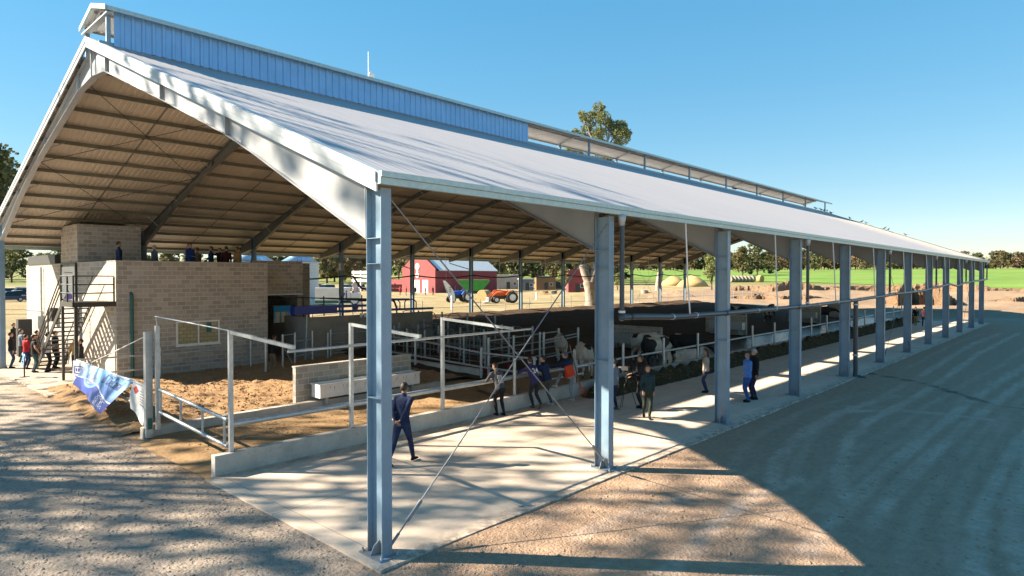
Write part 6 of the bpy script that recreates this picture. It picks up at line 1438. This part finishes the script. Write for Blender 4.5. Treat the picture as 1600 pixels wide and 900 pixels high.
flag(706, 80, 3.1, -1.1, 'white feather flag leaning in front of the blue tractor', M['white']); PK = pm('flag_pink', (.60, .30, .36), (.7, .6, .6), 1.5, .7); flag(557, 84, 2.8, -.5, 'pink and white feather flag left of the near column', PK)
x, y = polar(706, 70); z = h1(x, y); b = MB(); b.box(x-.08, x+.08, y-.08, y+.08, z, z+1.5); tag(b.build('white_post', M['white'], loc=(x, y, z)), 'short white post in front of the feather flag', 'post')
x, y = polar(838, 100); z = h1(x, y); b = MB(); b.box(x-.09, x+.09, y-.09, y+.09, z, z+1.2); tag(b.build('white_post', M['white'], loc=(x, y, z)), 'short white post on the dry grass right of the orange tractor', 'post')
for k, (px, r) in enumerate(((852, 132), (866, 134))):
    x, y = polar(px, r); z = h1(x, y); t = thing('farm_implement', ['rusty disc harrow in front of the brown shed', 'dark rusty plough right of the disc harrow'][k], 'implement', (x, y, z), None)
    b = MB(); b.bar((x-1, y-.3, z+.6), (x+1, y+.3, z+.6), .12, .12); b.bar((x, y, z+.6), (x+.2, y-1, z+.9), .1, .1); b.build('frame', M['wood'] if k == 0 else M['dark_steel'], parent=t)
    for j in range(5): b = MB(); xx = x-.9+j*.45; b.tube([(xx-.03, y-.3+j*.15, z+.36), (xx+.03, y-.3+j*.15, z+.36)], .36, 12); b.build('disc', M['wood'] if k == 0 else M['dark_steel'], parent=t)
# stanchion with blue ribbon, loudspeaker
t = thing('stanchion', 'black stanchion with a light blue ribbon bow near the crowd', 'stanchion', (.1, 27.2, 0)); b = MB(); b.tube([(.1, 27.2, .0), (.1, 27.2, .03)], .2, 16); b.tube([(.1, 27.2, .03), (.1, 27.2, .98)], .03, 8); b.build('pole', M['black'], parent=t)
RB = pm('ribbon_blue', (.16, .42, .75), (.12, .34, .65), 3, .6); b = MB(); c = Vector((.1, 27.2, .95))
b.loft([(c+Vector((0, .02, .0)), (.05, 0, 0), (0, 0, .05)), (c+Vector((-.02, .18, .08)), (.03, 0, 0), (0, 0, .09)), (c+Vector((0, .3, .05)), (.01, 0, 0), (0, 0, .03))], 8); b.loft([(c+Vector((0, -.02, .0)), (.05, 0, 0), (0, 0, .05)), (c+Vector((-.02, -.18, .05)), (.03, 0, 0), (0, 0, .09)), (c+Vector((0, -.3, .0)), (.01, 0, 0), (0, 0, .03))], 8)
for s_ in (-1, 1): b.add([tuple(c+Vector((-.03, s_*.02, 0))), tuple(c+Vector((-.03, s_*.12, 0))), tuple(c+Vector((-.08, s_*.34, -.42))), tuple(c+Vector((-.08, s_*.20, -.46)))], [(0, 1, 2, 3)])
b.build('ribbon', RB, parent=t)
t = thing('loudspeaker', 'tall black loudspeaker cabinet behind the crowd', 'speaker', (1.9, 37.2, h1(1.9, 37.2))); z = h1(1.9, 37.2); b = MB(); b.box(1.55, 2.2, 36.9, 37.5, z, z+2.1); b.build('cabinet', M['black'], parent=t)
b = MB(); b.tube([(1.545, 37.2, z+1.4), (1.53, 37.2, z+1.4)], .24, 16); b.build('cone', M['dark_steel'], parent=t)
# ------------------------------------------------------------------ banners on the fence
BY0, BY1 = 18.0, 12.75
def S(u, v, off=0.0):
    y = BY0+(BY1-BY0)*u+v*(.25+1.25*u); z = 1.46-.02*u-v*(.72+.42*u)
    x = .22-v*(.28+.22*u)-.05*math.sin(u*7+v*2.2)*v-.015*math.sin(u*19+v*3)*v
    return Vector((x-off, y, z))
def ban_mat():
    t = NT('banner_print'); sx = t.add('ShaderNodeSeparateXYZ', {0: t.co('UV')}); u, v = sx.outputs[0], sx.outputs[1]
    wave = t.math('ADD', v, t.math('MULTIPLY', t.math('SINE', t.math('MULTIPLY', u, 5.2)), .10))
    c = t.mix(t.mapr(u, 0, .3), (.50, .60, .74), (.14, .36, .68)); c = t.mix(t.mapr(v, .1, .7), c, (.02, .10, .42))
    c = t.mix(t.mapr(wave, .60, .62), c, (.015, .05, .34)); c = t.mix(t.math('MULTIPLY', t.mapr(wave, .585, .59), t.mapr(wave, .62, .615)), c, (.75, .8, .9))
    c = t.mix(t.math('MULTIPLY', t.mapr(wave, .66, .80), t.mapr(u, .4, .8)), c, (.05, .08, .40))
    du = t.math('MULTIPLY', t.math('SUBTRACT', u, .32), 2.1); dv = t.math('SUBTRACT', v, .42); rr_ = t.math('SQRT', t.math('ADD', t.math('MULTIPLY', du, du), t.math('MULTIPLY', dv, dv)))
    ring = t.math('MULTIPLY', t.mapr(rr_, .36, .33), t.mapr(rr_, .24, .27)); c = t.mix(t.math('MULTIPLY', ring, .7), c, (.20, .50, .80))
    ins = t.mapr(rr_, .24, .22); c = t.mix(t.math('MULTIPLY', ins, .75), c, t.mix(t.mapr(t.noise(14, 4, .7, t.co('UV')), .4, .6), (.33, .38, .42), (.12, .20, .32)))
    t.P(Base_Color=c, Roughness=.45); return t.m
def banner_sheet(name, Sf, mat, nu, nv, parent):
    vs = [tuple(Sf(i/nu, j/nv)) for j in range(nv+1) for i in range(nu+1)]; fs = [(j*(nu+1)+i, j*(nu+1)+i+1, (j+1)*(nu+1)+i+1, (j+1)*(nu+1)+i) for j in range(nv) for i in range(nu)]
    me = bpy.data.meshes.new(name); me.from_pydata(vs, [], fs); uv = me.uv_layers.new(name='UVMap')
    for p_ in me.polygons:
        for li in p_.loop_indices: vi = me.loops[li].vertex_index; uv.data[li].uv = ((vi % (nu+1))/nu, (vi//(nu+1))/nv)
    me.materials.append(mat); o = bpy.data.objects.new(name, me); COL.objects.link(o); o.parent = parent; me.polygons.foreach_set('use_smooth', [True]*len(me.polygons)); return o
def ban_text(body, Sf, u0, v0, size, mat, parent, W_, H_, italic=0.0):
    cu = bpy.data.curves.new('tx', 'FONT'); cu.body = body; cu.size = 1.0; cu.shear = italic; cu.offset = .0; cu.resolution_u = 2
    ob = bpy.data.objects.new('tt', cu); COL.objects.link(ob); dg = bpy.context.evaluated_depsgraph_get(); me = bpy.data.meshes.new_from_object(ob.evaluated_get(dg)); bpy.data.objects.remove(ob)
    import bmesh
    bm = bmesh.new(); bm.from_mesh(me); bmesh.ops.triangulate(bm, faces=bm.faces); bmesh.ops.subdivide_edges(bm, edges=bm.edges, cuts=1); bm.to_mesh(me); bm.free()
    for v in me.vertices: v.co = Sf(u0+v.co.x*size*1.25/W_, v0-v.co.y*size/H_, .012)
    me.materials.clear(); me.materials.append(mat); o = bpy.data.objects.new('lettering', me); COL.objects.link(o); o.parent = parent; return o
t = thing('banner', 'large blue printed banner with a round machine picture hanging on the rail fence', 'banner', (0, 0, 0)); sh = banner_sheet('cloth', S, ban_mat(), 60, 24, t)
TXD = pm('print_dark_blue', (.02, .04, .16)); TXW = pm('print_white', (.75, .78, .85))
ban_text('\u0394 DeLaval', S, .52, .38, .40, TXD, t, 5.3, 1.0, .15); ban_text('milking systems', S, .56, .14, .15, TXD, t, 5.3, 1.0)
for k, s_ in enumerate(('ordenando', 'lo mejor', 'para usted', 'en el tambo')): pass
for k in range(7):
    b = MB(); ua = .66+.02*math.sin(k*2); ub = .90+.05*math.sin(k*1.7); v_ = .70+.038*k; n = 12
    for j in range(n):
        if (j*7+k*3) % 5 == 0: continue
        p0, p1 = ua+(ub-ua)*j/n, ua+(ub-ua)*(j+.7)/n; b.add([tuple(S(p0, v_, .012)), tuple(S(p1, v_, .012)), tuple(S(p1, v_+.022, .012)), tuple(S(p0, v_+.022, .012))], [(0, 1, 2, 3)])
    b.build('small_print', TXW, parent=t)
S2 = lambda u, v, off=0.0: Vector((.16-.10*v-.06*math.sin(u*4+v*4)*v-off, 12.7-1.15*u+v*(.1-.25*u), 1.46-.03*u-v*(.85+.25*u)))
S3 = lambda u, v, off=0.0: Vector((.45-.12*v-.04*math.sin(u*5+v*3)*v-off, 20.6-2.2*u-v*.5*(1-u)+v*u*.7, 1.32+.10*u-v*(.75)))
t = thing('banner', 'small white banner with a red emblem hanging beside the gate post', 'banner', (0, 0, 0)); banner_sheet('cloth', S2, M['white'], 14, 14, t)
RDm = pm('print_red', (.50, .03, .03)); b = MB(); b.add([tuple(S2(.30, .12, .012)), tuple(S2(.48, .24, .012)), tuple(S2(.30, .38, .012)), tuple(S2(.14, .24, .012))], [(0, 1, 2, 3)]); b.build('emblem', RDm, parent=t)
for k in range(6):
    b = MB(); v_ = .22+.075*k; ue = .62+.25*((k*37) % 7)/7; b.add([tuple(S2(.54, v_, .012)), tuple(S2(ue+.1, v_, .012)), tuple(S2(ue+.1, v_+.022, .012)), tuple(S2(.54, v_+.022, .012))], [(0, 1, 2, 3)]); b.build('printed_line', M['ink'], parent=t)
t = thing('banner', 'small white banner with a blue framed logo at the far end of the fence', 'banner', (0, 0, 0)); banner_sheet('cloth', S3, M['white'], 14, 12, t)
BLm = pm('print_blue', (.02, .06, .35))
for (ua, ub, va, vb) in ((.15, .8, .22, .27), (.15, .8, .55, .60), (.15, .2, .27, .55), (.75, .8, .27, .55), (.27, .36, .33, .5), (.42, .52, .33, .5), (.58, .68, .33, .5), (.2, .75, .70, .73)):
    b = MB(); b.add([tuple(S3(ua, va, .012)), tuple(S3(ub, va, .012)), tuple(S3(ub, vb, .012)), tuple(S3(ua, vb, .012))], [(0, 1, 2, 3)]); b.build('logo_stroke', BLm, parent=t)
# ------------------------------------------------------------------ pebbles and clods near the viewer
g = np.random.default_rng(4)
def pebbles(n, xr, yr, smin, smax, mat, name, label, cond):
    b = MB()
    base = [(1, 0, 0), (-1, 0, 0), (0, 1, 0), (0, -1, 0), (0, 0, 1), (0, 0, -1)]; fs = [(0,2,4),(2,1,4),(1,3,4),(3,0,4),(2,0,5),(1,2,5),(3,1,5),(0,3,5)]
    P = np.stack([g.uniform(*xr, n), g.uniform(*yr, n)], 1)
    Z = zt(P[:, 0][None, :], P[:, 1][None, :])[0]
    for (x, y), z in zip(P, Z):
        if not cond(x, y): continue
        s_ = smin+(smax-smin)*g.random()**4; q = g.uniform(.6, 1.2, 3)*s_; a = g.uniform(0, 6.28); ca, sa = math.cos(a), math.sin(a)
        b.add([(x+(p[0]*q[0]*ca-p[1]*q[1]*sa), y+(p[0]*q[0]*sa+p[1]*q[1]*ca), z+p[2]*q[2]*.6+q[2]*.15) for p in base], fs)
    tag(b.build(name, mat, fixn=False), label, kind='stuff')
PB = pm('pebble_grey', (.36, .32, .27), (.20, .17, .15), 9, .9); PD = pm('clod_dark', (.24, .18, .13), (.36, .27, .19), 6, .95)
pebbles(26000, (-4.5, 1.5), (-5, 14), .008, .035, PB, 'gravel', 'loose gravel on the ground left of the slab', lambda x, y: not (x > -.37 and y > -.32))
pebbles(3500, (-1, 14), (-8, -.3), .008, .05, PD, 'dirt_clods', 'loose clods on the dirt right of the slab', lambda x, y: True)
_zt = zt
def zt(X, Y): return np.where(Y > 12.2, zpen(X, Y), zal(X, Y))
pebbles(9000, (0.5, 12.5), (12.3, 22.4), .015, .075, M['soil_light'], 'pen_clods', 'loose clods of dry dung and soil in the sunlit pen', lambda x, y: True)
pebbles(1500, (0.4, 13), (6.7, 11.2), .012, .05, M['soil_wet'], 'alley_clods', 'small clods on the muddy alley', lambda x, y: True)
zt = _zt
